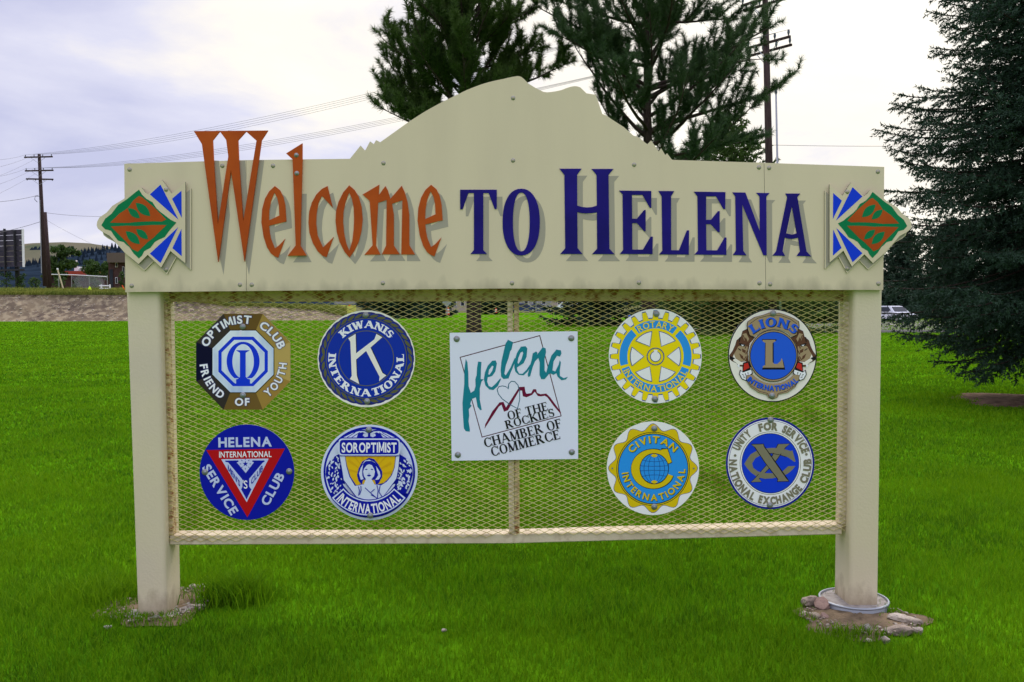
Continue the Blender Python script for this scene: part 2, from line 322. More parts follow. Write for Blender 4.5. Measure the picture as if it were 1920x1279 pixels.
def rock_mesh(sx, sy, sz, seed, matn, sub=2):
    import bmesh
    bm = bmesh.new(); bmesh.ops.create_icosphere(bm, subdivisions=sub, radius=1); r2 = random.Random(seed)
    pl = [(Vector((r2.gauss(0, 1), r2.gauss(0, 1), r2.gauss(0, 1))).normalized(), r2.uniform(.55, .85)) for _ in range(9)]
    for v in bm.verts:
        for nrm, d in pl:
            k = v.co.dot(nrm)
            if k > d: v.co -= nrm*(k-d)
        v.co += Vector((r2.uniform(-.03, .03),)*3)
        v.co = Vector((v.co.x*sx, v.co.y*sy, v.co.z*sz))
    me = bpy.data.meshes.new('rock'); bm.to_mesh(me); bm.free(); me.materials.append(MATS[matn]); return me
rocks = [ # px, py(base), size x, y, z, rotation, material, label
 (1520, 1135, .055, .04, .040, .3, 'stone', 'grey brown angular rock left of the right post, leftmost of its pile'),
 (1542, 1141, .060, .045, .042, 1.2, 'pink_stone', 'reddish brown wedge shaped rock touching the left side of the ringed footing'),
 (1530, 1158, .030, .025, .02, .2, 'stone', 'small grey rock in front of the angular rocks left of the footing'),
 (1544, 1160, .026, .02, .022, 2.2, 'pink_stone', 'small dark reddish rock close to the left edge of the footing ring'),
 (1508, 1152, .022, .018, .012, .9, 'pale_stone', 'small flat pale rock at the left end of the bare patch by the right post'),
 (1698, 1167, .085, .035, .030, -.45, 'pale_stone', 'long pale flat rock right of the right post, farther of two'),
 (1684, 1186, .070, .045, .028, -.45, 'stone', 'long brownish flat rock right of the right post, nearer of two'),
 (1722, 1186, .032, .018, .02, -.5, 'pale_stone', 'narrow pale rock at the far right end of the bare patch'),
 (1660, 1204, .030, .014, .022, -1., 'pale_stone', 'pale pointed stone at the front edge of the bare patch by the right post'),
 (1627, 1184, .024, .022, .026, 0.4, 'concrete', 'blue grey stone leaning on the front of the footing ring'),
 (1628, 1204, .020, .012, .012, -.5, 'pale_stone', 'small pale chip on the dirt in front of the footing ring'),
 (364, 1104, .034, .026, .020, .2, 'pale_stone', 'pale tan rock behind the left post, left of a pair'),
 (383, 1104, .032, .024, .018, -.3, 'pale_stone', 'pale tan rock behind the left post, right of a pair'),
 (368, 1139, .055, .018, .012, .15, 'pale_stone', 'flat white stone half sunk in grass right of the left post'),
 (342, 1106, .018, .016, .012, .5, 'stone', 'small brown stone close behind the left post'),
 (202, 1178, .022, .016, .01, .4, 'concrete', 'small flat grey stone in thin grass left of the left post'),
 (833, 1184, .014, .012, .010, .4, 'pale_stone', 'small pale stone lying alone in the grass in front of the sign')]
for i, (px, py, sx, sy, sz, rz, mn, lb) in enumerate(rocks):
    p = gp(px, py, .01); o = bpy.data.objects.new('rock', rock_mesh(sx, sy, sz, i+3, mn)); COL.objects.link(o)
    o.location = (p.x, p.y, sz*.35+.012); o.rotation_euler = (0.1, 0.05, rz); tag(o, lb, 'rock', 'rocks around the sign posts')
# countless chips
def chips(name, centers, matn, seed, label):
    r3 = np.random.default_rng(seed); ico = rock_mesh(1, 1, 1, seed, matn, 1)
    bv = np.array([v.co[:] for v in ico.vertices]); bf = np.array([p.vertices[:] for p in ico.polygons]); Vs, Ts, off = [], [], 0
    for (x, y, z, s) in centers:
        a = r3.uniform(0, 6.28); c_, s_ = math.cos(a), math.sin(a); q = bv*np.array([s*r3.uniform(.7, 1.6), s*r3.uniform(.6, 1), s*r3.uniform(.35, .8)])
        q = np.stack([q[:, 0]*c_-q[:, 1]*s_, q[:, 0]*s_+q[:, 1]*c_, q[:, 2]], 1)+np.array([x, y, z]); Vs.append(q); Ts.append(bf+off); off += len(q)
    o = tri_mesh(name, np.concatenate(Vs), np.concatenate(Ts), matn); struct(o, 'stuff'); tag(o, label, 'gravel'); return o
for pi, (cx, cy, rx, ry) in enumerate(PATCHES[:2]):
    where = ('left', 'right')[pi]
    cs = [(cx+rx*math.sqrt(t)*math.cos(a), cy+ry*math.sqrt(t)*math.sin(a), .022, random.choice([.005, .006, .008, .011])) for t, a in [(random.random(), random.uniform(0, 6.28)) for _ in range(260)]]
    cs = [c for c in cs if math.hypot(c[0]-cx-(.02 if pi else .0), c[1]-cy-.04) > .17]
    chips('gravel', cs[:len(cs)//2], 'pale_stone', 5+pi, 'pale loose stone chips on the dirt at the %s post' % where)
    chips('gravel', cs[len(cs)//2:], 'stone', 15+pi, 'brown loose stone chips on the dirt at the %s post' % where)

# ================================================================== THE SIGN
sign = thing('welcome_sign', 'large beige welcome sign on two posts with wire grille and mountain shaped top', 'sign', (0, 0, 0))
def PP(pts, Y, z=(0, 0, 1.0)):
    """zoom-space or photo points -> (x,z) on the vertical plane y=Y"""
    r_ = []
    for (x, y) in pts:
        p = at(z[0]+x*z[2], z[1]+y*z[2], Y); r_.append((p.x, p.z))
    return r_
YP = -.075           # face of header panels
ZA, ZB, ZC, ZD, ZE = (160, 220, .26578), (460, 220, .26578), (840, 260, .23460), (1200, 260, .27083), (620, 120, .34375)
topA = [(233, 307), (461.4, 300.2)]
top_c = [(461.9, 300.2), (655, 297.8)]
def zpx(pts, z): return [(z[0]+x*z[2], z[1]+y*z[2]) for x, y in pts]
mountain = zpx([(105, 517), (163, 445), (188, 472), (215, 422), (235, 437), (248, 415), (270, 427), (350, 370), (420, 320), (500, 268), (550, 239), (600, 212), (650, 187), (700, 163), (740, 143), (780, 127), (820, 112), (860, 100), (900, 90), (940, 82), (970, 75), (1000, 69), (1018, 66), (1030, 67), (1042, 72), (1055, 83), (1080, 108), (1120, 132), (1160, 152), (1180, 155), (1200, 153), (1230, 149), (1260, 142), (1285, 132), (1310, 124), (1330, 121), (1345, 122), (1362, 128), (1378, 143), (1395, 160), (1445, 168), (1455, 195), (1482, 273), (1505, 282), (1530, 300), (1600, 345), (1650, 390), (1680, 400), (1727, 438), (1748, 417), (1790, 478), (1803, 460), (1825, 497), (1835, 487), (1862, 523)], ZE)
bot = lambda x: 548-(x-235)*7.0/710 if x < 945 else 541+(x-945)*3.0/711
def header(loop, lb):
    mb = MB(); mb.prism([PP(loop, YP)], YP, YP+.018, 'panel_paint', 'panel_edge'); o = mb.obj('header_panel', sign)
    if lb: o['label'] = lb
    return o
header([(235, bot(235)), (461.5, bot(461))]+topA[::-1], 'left header panel carrying a diamond ornament')
header([(462.2, bot(462))]+[(x, bot(x)) for x in (700, 945, 1200)]+[(1435.6, bot(1435)), (1432.3, 305.3)]+mountain[::-1]+top_c[::-1], 'tall middle header panel with mountain outline')
header([(1436.3, bot(1436)), (1656, 544), (1658, 313), (1433, 305.4)], 'right header panel carrying a diamond ornament')
# box frame behind the header, wrapping the posts
zt = at(945, 318, YP).z; zb = at(945, 543, YP).z
mb = MB(); mb.box((0.0, .040, (zt+zb)/2), (3.63, .19, zt-zb-.02), 'post_paint'); mb.obj('header_box', sign)
mb = MB()
for (px, py0, py1) in [(800, 215, 500), (962, 180, 500), (1110, 215, 500)]:
    a = at(px, py1, YP); b = at(px, py0+12, YP); mb.box((a.x, YP+.034, (a.z+b.z)/2), (.04, .028, b.z-a.z), 'panel_edge')
mb.obj('stiffener', sign)

# posts
def post(xf0, xf1, lb):
    """rounded square tube; front-face edges in photo px at top and bottom"""
    yf = -.052; w0 = at(xf0[0], 640, yf).x; w1 = at(xf1[0], 640, yf).x
    prof = []; rad = .020; dep = .205
    def ring(px0, px1, py):
        a = at(px0, py, yf).x; b = at(px1, py, yf).x; pts = []
        for (cx, cy, a0) in [(b-rad, yf+rad, -90), (b-rad, yf+dep-rad, 0), (a+rad, yf+dep-rad, 90), (a+rad, yf+rad, 180)]:
            for k in range(6):
                t = R(a0+k*18); pts.append((cx+rad*math.cos(t), cy+rad*math.sin(t)))
        return pts
    mb = MB(); zs = [at(960, 553, yf).z+.02, 1.0, .5, .02]; rows = []
    for i, z in enumerate(zs):
        py = {0: 550, 1: 780, 2: 970, 3: 1155}[i]; t = (py-550)/605
        rows.append([(x, y, z) for x, y in ring(xf0[0]+(xf0[1]-xf0[0])*t, xf1[0]+(xf1[1]-xf1[0])*t, py)])
    n = len(rows[0]); vs_ = [p for r_ in rows for p in r_]
    fs = [(i*n+k, (i+1)*n+k, (i+1)*n+(k+1) % n, i*n+(k+1) % n) for i in range(3) for k in range(n)]
    mb.add(vs_, fs, 'post_paint'); o = mb.obj('post', sign, True); o['label'] = lb
    b = rows[-1]; return (sum(p[0] for p in b)/n, sum(p[1] for p in b)/n)
pL = post((235.5, 257), (299, 312), 'left beige post')
pR = post((1600.5, 1592), (1655.5, 1647), 'right beige post')
# footings
def footing(cx, cy, r, z, ring, nm):
    mb = MB(); n = 40
    mb.tube([(cx, cy, -.1), (cx, cy, z-.006), (cx, cy, z)], [r, r, r-.01], n, 'concrete'); o = mb.obj('footing', sign); o['label'] = nm
    if ring:
        mb = MB(); zz = [-.05, z+.002, z+.006, z+.004, -.05]; rr = [r+.006, r+.006, r+.002, r+.0005, r+.0005]; vs_ = []; fs = []
        for i in range(5):
            for k in range(n):
                a = 2*math.pi*k/n; vs_.append((cx+rr[i]*math.cos(a), cy+rr[i]*math.sin(a), zz[i]))
        fs = [(i*n+k, i*n+(k+1) % n, (i+1)*n+(k+1) % n, (i+1)*n+k) for i in range(4) for k in range(n)]
        mb.add(vs_, fs, 'galvanised'); mb.tube([(cx+(r+.006)*math.cos(a), cy+(r+.006)*math.sin(a), z) for a in [2*math.pi*k/n for k in range(n+1)]], .005, 6, 'galvanised'); q = mb.obj('footing_ring', o, True)
footing(pL[0]+.005, pL[1], .148, .020, False, 'flat weathered concrete footing'); footing(pR[0]-.012, pR[1]-.005, .158, .045, True, 'concrete footing inside a galvanised ring')

# grille frame (rails behind the mesh) ------------------------------------------------
YM = 0.0
def rail(name, px0, py0, px1, py1, wpx, matn, dep=.045, lb=None, vert=False, y0=YM+.004):
    a = at(px0, py0, y0); b = at(px1, py1, y0); h = wpx/F*(y0-CAM[1])
    mb = MB(); d = (b-a).normalized(); c_ = (a+b)/2; ln = (b-a).length
    ang = math.atan2(d.z, d.x); rot = Matrix.Rotation(-ang, 3, 'Y')
    e_ = .004; prof = [(-h/2+e_, 0), (h/2-e_, 0), (h/2, e_), (h/2, dep-e_), (h/2-e_, dep), (-h/2+e_, dep), (-h/2, dep-e_), (-h/2, e_)]
    vs_ = []
    for s_ in (-ln/2, ln/2):
        for (q, w) in prof: vs_.append(Vector((c_.x, y0, c_.z))+rot @ Vector((s_, 0, q))+Vector((0, w, 0)))
    n = 8; fs = [(k, (k+1) % n, n+(k+1) % n, n+k)[::-1] for k in range(n)]+[tuple(range(n)), tuple(range(n, 2*n))[::-1]]
    mb.add(vs_, fs, matn); o = mb.obj(name, sign)
    if lb: o['label'] = lb
rail('frame_rail', 319, 1013.0, 961.5, 1010.4, 18.5, 'rail_paint', .10, 'bottom rail, left half')
rail('frame_rail', 961.8, 1010.3, 1578, 993, 18.5, 'rail_paint', .10, 'bottom rail, right half')
rail('frame_rail', 302, 554, 1592, 552, 24, 'rusty_rail', .05, 'top rail tucked under the header', y0=.075)
rail('frame_rail', 307.3, 566.5, 319, 1003, 11.5, 'rusty_rail', .05, 'rusty left side rail')
rail('frame_rail', 1588, 566, 1580, 982, 14, 'rail_paint', .05, 'right side rail')
rail('frame_rail', 956.5, 566.5, 959.5, 1001, 10.5, 'rail_paint', .05, 'centre rail, left half'); rail('frame_rail', 968.3, 566.5, 969.5, 1001, 9.5, 'rusty_rail', .05, 'centre rail, right half')

# expanded metal mesh: staggered zigzag strands
def expanded(x0, x1, ztop, zbot_f, W=.0575, P=.0243):
    Vs, Ts, off = [], [], 0; nk = int((x1-x0)/(W/2)); rows = int((ztop-.35)/(P/2))
    ks = np.arange(nk+1); xs = x0+ks*W/2
    for j in range(rows):
        zc = ztop-j*P/2
        up = ((ks+j) % 2)*2-1
        zz = zc+up*P/4; yy = YM+up*.0012
        zz = zz+.0006*np.sin(xs*31+j)
        keep = zz > zbot_f(xs)
        for i in range(nk):
            if not (keep[i] and keep[i+1]): continue
            a = np.array([xs[i], yy[i], zz[i]]); b = np.array([xs[i+1], yy[i+1], zz[i+1]])
            d = b-a; d /= np.linalg.norm(d); nrm = np.array([-d[2], 0, d[0]]); a = a-d*.0012; b = b+d*.0012
            h = .0012; t = .0011; y_ = np.array([0, 1, 0])
            q = [a+nrm*h-y_*t, a+nrm*h+y_*t, a-nrm*h+y_*t, a-nrm*h-y_*t, b+nrm*h-y_*t, b+nrm*h+y_*t, b-nrm*h+y_*t, b-nrm*h-y_*t]
            Vs.append(q); Ts.append(np.array([[0, 1, 5], [0, 5, 4], [1, 2, 6], [1, 6, 5], [2, 3, 7], [2, 7, 6], [3, 0, 4], [3, 4, 7]])+off); off += 8
    return np.concatenate([np.array(v) for v in Vs]), np.concatenate(Ts)
bl = at(319, 1017, YM); br = at(1578, 998, YM)
V, T = expanded(at(303.5, 640, YM).x, at(1594, 640, YM).x, at(960, 549, YM).z, lambda x: bl.z+(x-bl.x)*(br.z-bl.z)/(br.x-bl.x))
wire = tri_mesh('expanded_metal_mesh', V, T, 'mesh_paint', parent=sign)

# header bolts
def bolt_mesh(matn, r=.010, dome=.005, washer=0):
    mb = MB(); n = 14; vs_ = [(0, -dome, 0)]; rr = [(r*.45, dome*.92), (r*.8, dome*.6), (r, dome*.15), (r, -.002)]
    for q, y in rr:
        for k in range(n): a = 2*math.pi*k/n; vs_.append((q*math.cos(a), -y, q*math.sin(a)))
    fs = [(0, 1+k, 1+(k+1) % n) for k in range(n)]+[(1+i*n+k, 1+(i+1)*n+k, 1+(i+1)*n+(k+1) % n, 1+i*n+(k+1) % n) for i in range(3) for k in range(n)]
    mb.add(vs_, fs, matn)
    if washer:
        vs_ = []; n2 = 20
        for (q, y) in [(r*.9, .0012), (washer, .0012), (washer, -.001)]:
            for k in range(n2): a = 2*math.pi*k/n2; vs_.append((q*math.cos(a), -y, q*math.sin(a)))
        mb.add(vs_, [(i*n2+k, (i+1)*n2+k, (i+1)*n2+(k+1) % n2, i*n2+(k+1) % n2) for i in range(2) for k in range(n2)], 'bolt_metal')
    o = mb.obj('bolt_proto', None, True); me = o.data; bpy.data.objects.remove(o); me.name = 'bolt'; return me
BM_P = bolt_mesh('painted_bolt', .0075, .005, .0100); BM_G = bolt_mesh('bolt_grey', .008, .005, .0150); BM_M = bolt_mesh('bolt_metal', .008, .005, .011)
def bolt(me, px, py, Y, parent):
    p = at(px, py, Y); o = bpy.data.objects.new('bolt', me); COL.objects.link(o); o.parent = parent
    w = Vector((0, 0, 0)); q = parent
    while q: w += Vector(q.location); q = q.parent
    o.location = Vector((p.x, Y, p.z))-w; return o
for (x, y) in [(243, 318), (247, 536), (417, 311), (512, 311), (450, 534), (472, 534), (719, 306), (718, 531), (962, 184), (962, 301), (960, 531), (1189, 309), (1198, 530), (1423, 314), (1442, 315), (1424, 531), (1444, 533), (1646, 322), (1647, 532)]:
    bolt(BM_P, x, y, YP, sign)

# header lettering
letters = {
 'W': ('orange', ZA, [[(765, 97), (1288, 93), (1243, 162), (1122, 1018), (1027, 372), (937, 1020), (822, 190)], [(948, 99), (993, 160), (1008, 275), (935, 757), (905, 310), (898, 162)], [(1133, 100), (1207, 165), (1113, 737), (1083, 310), (1077, 162)]]),
 'e': ('orange', ZB, [[(208, 485), (245, 515), (268, 560), (282, 620), (290, 735), (168, 765), (172, 810), (182, 860), (208, 925), (238, 903), (281, 857), (232, 990), (205, 980), (180, 960), (152, 915), (128, 840), (113, 740), (118, 650), (138, 575), (168, 522)], [(205, 531), (225, 570), (236, 620), (240, 693), (167, 727), (169, 660), (181, 592)]]),
 'l': ('orange', ZB, [[(402, 183), (402, 300), (387, 905), (430, 975), (298, 977), (355, 905), (333, 297), (287, 255)]]),
 'c': ('orange', ZB, [[(580, 485), (617, 637), (540, 555), (516, 605), (503, 680), (500, 750), (510, 835), (548, 918), (623, 845), (573, 987), (545, 978), (510, 945), (475, 885), (452, 815), (445, 740), (450, 665), (470, 600), (500, 545), (540, 505)]]),
 'o': ('orange', ZB, [[(733, 480), (770, 512), (800, 560), (820, 630), (828, 720), (820, 800), (800, 880), (770, 940), (735, 990), (700, 950), (665, 880), (645, 810), (636, 730), (640, 660), (658, 595), (690, 530)], [(732, 531), (752, 575), (764, 640), (767, 720), (764, 790), (755, 870), (733, 941), (712, 890), (697, 820), (690, 740), (692, 670), (707, 600)]]),
 'm': ('orange', ZB, [[(945, 475), (942, 548), (988, 485), (1005, 515), (1023, 575), (1103, 483), (1125, 530), (1145, 600), (1157, 690), (1157, 902), (1197, 968), (1100, 968), (1108, 585), (1035, 610), (1048, 690), (1048, 905), (1090, 967), (963, 967), (993, 905), (997, 583), (937, 603), (922, 905), (953, 968), (840, 970), (898, 903), (877, 590), (827, 545)]]),
 'T': ('navy', ZC, [[(97, 408), (390, 408), (390, 563), (373, 563), (325, 435), (282, 435), (282, 890), (312, 922), (180, 922), (207, 890), (207, 435), (163, 435), (117, 565), (97, 565)]]),
 'H': ('navy', ZC, [[(890, 240), (1068, 240), (1032, 290), (1033, 535), (1070, 546), (1110, 550), (1150, 547), (1190, 535), (1187, 290), (1147, 242), (1323, 242), (1283, 290), (1290, 880), (1330, 923), (1152, 923), (1192, 880), (1190, 590), (1150, 596), (1110, 598), (1070, 595), (1033, 587), (1036, 875), (1075, 922), (897, 922), (937, 877), (930, 290)]]),
 'E': ('navy', ZC, [[(1367, 415), (1625, 418), (1625, 553), (1613, 553), (1555, 450), (1470, 450), (1472, 640), (1510, 640), (1568, 570), (1580, 570), (1580, 740), (1568, 740), (1510, 675), (1472, 675), (1473, 887), (1558, 887), (1620, 783), (1637, 783), (1635, 923), (1373, 922), (1400, 890), (1395, 445)]]),
 'L': ('navy', ZD, [[(128, 362), (237, 363), (215, 400), (216, 772), (270, 773), (325, 635), (340, 635), (338, 803), (132, 802), (155, 775), (150, 400)]]),
 'E2': ('navy', ZD, [[(373, 367), (592, 370), (590, 488), (578, 488), (527, 400), (458, 400), (458, 562), (492, 562), (540, 502), (552, 502), (552, 647), (540, 647), (490, 592), (458, 592), (460, 773), (535, 773), (587, 683), (599, 685), (598, 805), (377, 803), (402, 775), (398, 400)]]),
 'N': ('navy', ZD, [[(640, 372), (730, 373), (830, 643), (828, 400), (805, 375), (897, 377), (875, 402), (877, 808), (855, 808), (708, 455), (715, 775), (737, 808), (643, 806), (665, 775), (660, 400)]]),
 'A': ('navy', ZD, [[(1007, 380), (1110, 380), (1090, 405), (1153, 780), (1185, 815), (1085, 812), (1108, 780), (1095, 686), (1060, 694), (1030, 693), (1003, 685), (988, 780), (1005, 812), (918, 810), (943, 780), (1020, 405)], [(1052, 468), (1085, 656), (1052, 665), (1013, 656)]]),
}
letters['e2'] = ('orange', ZB, [[(x+1102, y-9) for x, y in lp] for lp in letters['e'][2]])
def sup(cx, cy, rx, ry, n=40, p=2.25): return [(cx+rx*math.copysign(abs(math.cos(t))**(2/p), math.cos(t)), cy+ry*math.copysign(abs(math.sin(t))**(2/p), math.sin(t))) for t in [2*math.pi*k/n for k in range(n)]]
letters['O'] = ('navy', ZC, [sup(585, 667, 149, 267), sup(586, 666, 67, 235)])
names = {'e2': 'e', 'E2': 'E'}
order = ['W', 'e', 'l', 'c', 'o', 'm', 'e2', 'T', 'O', 'H', 'E', 'L', 'E2', 'N', 'A']
for li, k in enumerate(order):
    colr, z, loops = letters[k]
    raised = k in 'Wl' and len(k) == 1
    th = .012 if raised else .0035
    mb = MB(); mb.prism([PP(lp, YP-th, z) for lp in loops], YP-th, YP-.001 if raised else YP+.001, colr+'_paint'); o = mb.obj('letter', sign)
    o['label'] = '%s letter %s' % ({'orange': 'orange', 'navy': 'navy blue'}[colr], names.get(k, k))
    # painted drop shadow
    dx, dy = (10.6, 12.3) if colr == 'orange' else (10.6, 13.2)
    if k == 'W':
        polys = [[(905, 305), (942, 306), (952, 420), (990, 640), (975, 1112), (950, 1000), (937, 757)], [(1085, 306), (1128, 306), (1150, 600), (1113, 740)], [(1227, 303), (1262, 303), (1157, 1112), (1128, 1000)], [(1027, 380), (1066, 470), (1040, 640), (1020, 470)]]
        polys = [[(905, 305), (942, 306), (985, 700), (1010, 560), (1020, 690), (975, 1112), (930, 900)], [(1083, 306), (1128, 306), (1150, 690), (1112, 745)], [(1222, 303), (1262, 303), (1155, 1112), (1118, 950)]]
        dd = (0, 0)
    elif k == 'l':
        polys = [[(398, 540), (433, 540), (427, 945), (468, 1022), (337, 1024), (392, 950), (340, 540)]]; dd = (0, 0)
    else: polys = None; dd = (dx, dy)
    mb = MB()
    if polys:
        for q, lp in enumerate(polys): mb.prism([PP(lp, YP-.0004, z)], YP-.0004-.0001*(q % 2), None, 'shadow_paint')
    else:
        zz = (z[0]+dd[0], z[1]+dd[1], z[2]); mb.prism([PP(lp, YP-.0004, zz) for lp in loops], YP-.0004-.00015*(li % 2), None, 'shadow_paint')
    s_ = mb.obj('letter_shadow', o)
for (x, y) in [(360, 267), (363, 395)]: bolt(BM_M, *zpx([(x, y)], ZB)[0], YP-.012, sign)

# diamond ornaments ---------------------------------------------------------------------
sil = [(80, 762), (84, 735), (100, 706), (150, 672), (190, 625), (270, 577), (375, 490), (398, 497), (420, 528), (445, 543), (540, 440), (608, 538), (705, 455), (705, 1030), (600, 943), (535, 1060), (440, 970), (375, 1035), (275, 953), (235, 905), (170, 835), (115, 806), (88, 785)]
green = [(378, 510), (400, 545), (430, 575), (475, 600), (500, 640), (530, 668), (560, 690), (600, 722), (643, 743), (605, 785), (585, 810), (560, 845), (520, 862), (490, 880), (460, 920), (415, 945), (400, 975), (378, 997), (340, 960), (310, 915), (290, 900), (270, 880), (230, 870), (200, 830), (180, 800), (140, 790), (113, 762), (140, 715), (185, 680), (230, 620), (290, 580), (340, 540)]
or_u = [(378, 555), (402, 565), (490, 640), (570, 722), (540, 735), (480, 733), (420, 735), (360, 738), (300, 745), (175, 743), (240, 680), (300, 640), (340, 585)]
or_l = [(180, 770), (300, 765), (360, 768), (420, 763), (480, 760), (572, 760), (520, 810), (480, 850), (440, 880), (370, 948), (330, 930), (290, 880), (240, 830)]
leaves = [((355, 603), (458, 697)), ((300, 640), (385, 713)), ((285, 803), (385, 895)), ((358, 788), (443, 860))]
def lens(a, b, w=.22):
    a = Vector(a); b = Vector(b); d = b-a; n_ = Vector((-d.y, d.x)); P = [0, .15, .32, .5, .68, .85]
    q = [a+d*t+n_*w*math.sin(math.pi*t)**.9 for t in P]+[b]+[a+d*t-n_*w*math.sin(math.pi*t)**.9 for t in P[:0:-1]]
    return [(p.x, p.y) for p in q]
blues = [[(530, 475), (657, 722), (455, 544)], [(678, 518), (680, 710), (612, 575)], [(655, 775), (530, 1028), (455, 962)], [(678, 787), (680, 980), (614, 923)]]
def ornament(fn, dsh, lb, right):
    t = bpy.data.objects.new('diamond_ornament', None); COL.objects.link(t); t.parent = sign; t['label'] = lb
    def mk(name, loops, y0, y1, m_, side=None):
        mb = MB(); mb.prism([PP([fn(p) for p in lp], y0) for lp in loops], y0, y1, m_, side); return mb.obj(name, t)
    sh = [(x+(dsh if not right else -dsh), y+48) for x, y in sil]
    inn = lambda lp, k: [(sum(q[0] for q in lp)/len(lp)+(x-sum(q[0] for q in lp)/len(lp))*k, sum(q[1] for q in lp)/len(lp)+(y-sum(q[1] for q in lp)/len(lp))*k) for x, y in lp]
    mk('shadow_plate', [sh], YP-.007, YP, 'panel_paint', 'panel_edge'); 
    mk('shadow_print', [inn(sh, .975)], YP-.0074, None, 'shadow_paint')
    mk('top_plate', [sil], YP-.020, YP-.0085, 'panel_paint', 'panel_edge')
    mk('green_diamond', [green], YP-.0206, None, 'green_paint')
    mk('orange_triangle', [or_u], YP-.0212, None, 'orange_paint'); mk('orange_triangle', [or_l], YP-.0212, None, 'orange_paint')
    for a, b in leaves: mk('leaf', [lens(a, b)], YP-.0218, None, 'green_paint')
    for b in blues: mk('blue_ray', [b], YP-.0206, None, 'blue_paint')
    for (x, y) in [(570, 510), (697, 768), (570, 1075)]: 
        q = fn((x, y)); bolt(BM_P, q[0], q[1], YP-.020 if y < 1000 and x < 690 else YP-.008, sign)
ornament(lambda p: (160+p[0]*.26578, 220+p[1]*.26578), 42, 'left diamond ornament with four blue rays', False)
ornament(lambda p: (1200+.27083*1610-(p[0]-378)*.26578*.925, 260+.27083*597+(p[1]-753)*.26578*.958), 42*-.9, 'right diamond ornament with four blue rays', True)

# ================================================================== LETTER SHAPES FOR THE PLAQUES
_GC = {}
def sans(ch, bold=.02):
    k = (ch, bold)
    if k in _GC: return _GC[k]
    if ch == 'M':                                  # open counters stay open when the strokes are bold
        t_ = .13+2*bold; w_ = .92+bold; b2 = -bold; t2 = 1+bold
        V = [(0, b2), (t_, b2), (t_, t2), (0, t2), (w_-t_, b2), (w_, b2), (w_, t2), (w_-t_, t2), (0, t2), (w_/2-t_*.42, .12), (w_/2+t_*.42, .12), (t_*1.05, t2), (w_-t_*1.05, t2), (w_, t2)]
        _GC[k] = (V, [(0, 1, 2, 3), (4, 5, 6, 7), (9, 10, 11, 8), (9, 10, 13, 12)], w_); return _GC[k]
    cu = bpy.data.curves.new('t', 'FONT'); cu.body = ch; cu.size = 1; cu.offset = bold; cu.resolution_u = 4
    o = bpy.data.objects.new('t', cu); COL.objects.link(o); dg = bpy.context.evaluated_depsgraph_get(); dg.update()
    me = bpy.data.meshes.new_from_object(o.evaluated_get(dg)); cap = .729
    vs_ = [(v.co.x/cap, v.co.y/cap) for v in me.vertices]; fs = [tuple(p.vertices) for p in me.polygons]
    bpy.data.objects.remove(o); bpy.data.curves.remove(cu); bpy.data.meshes.remove(me)
    if vs_:
        x0 = min(v[0] for v in vs_); x1 = max(v[0] for v in vs_); vs_ = [(v[0]-x0, v[1]) for v in vs_]; r_ = (vs_, fs, x1-x0)
    else: r_ = ([], [], .25)
    _GC[k] = r_; return r_
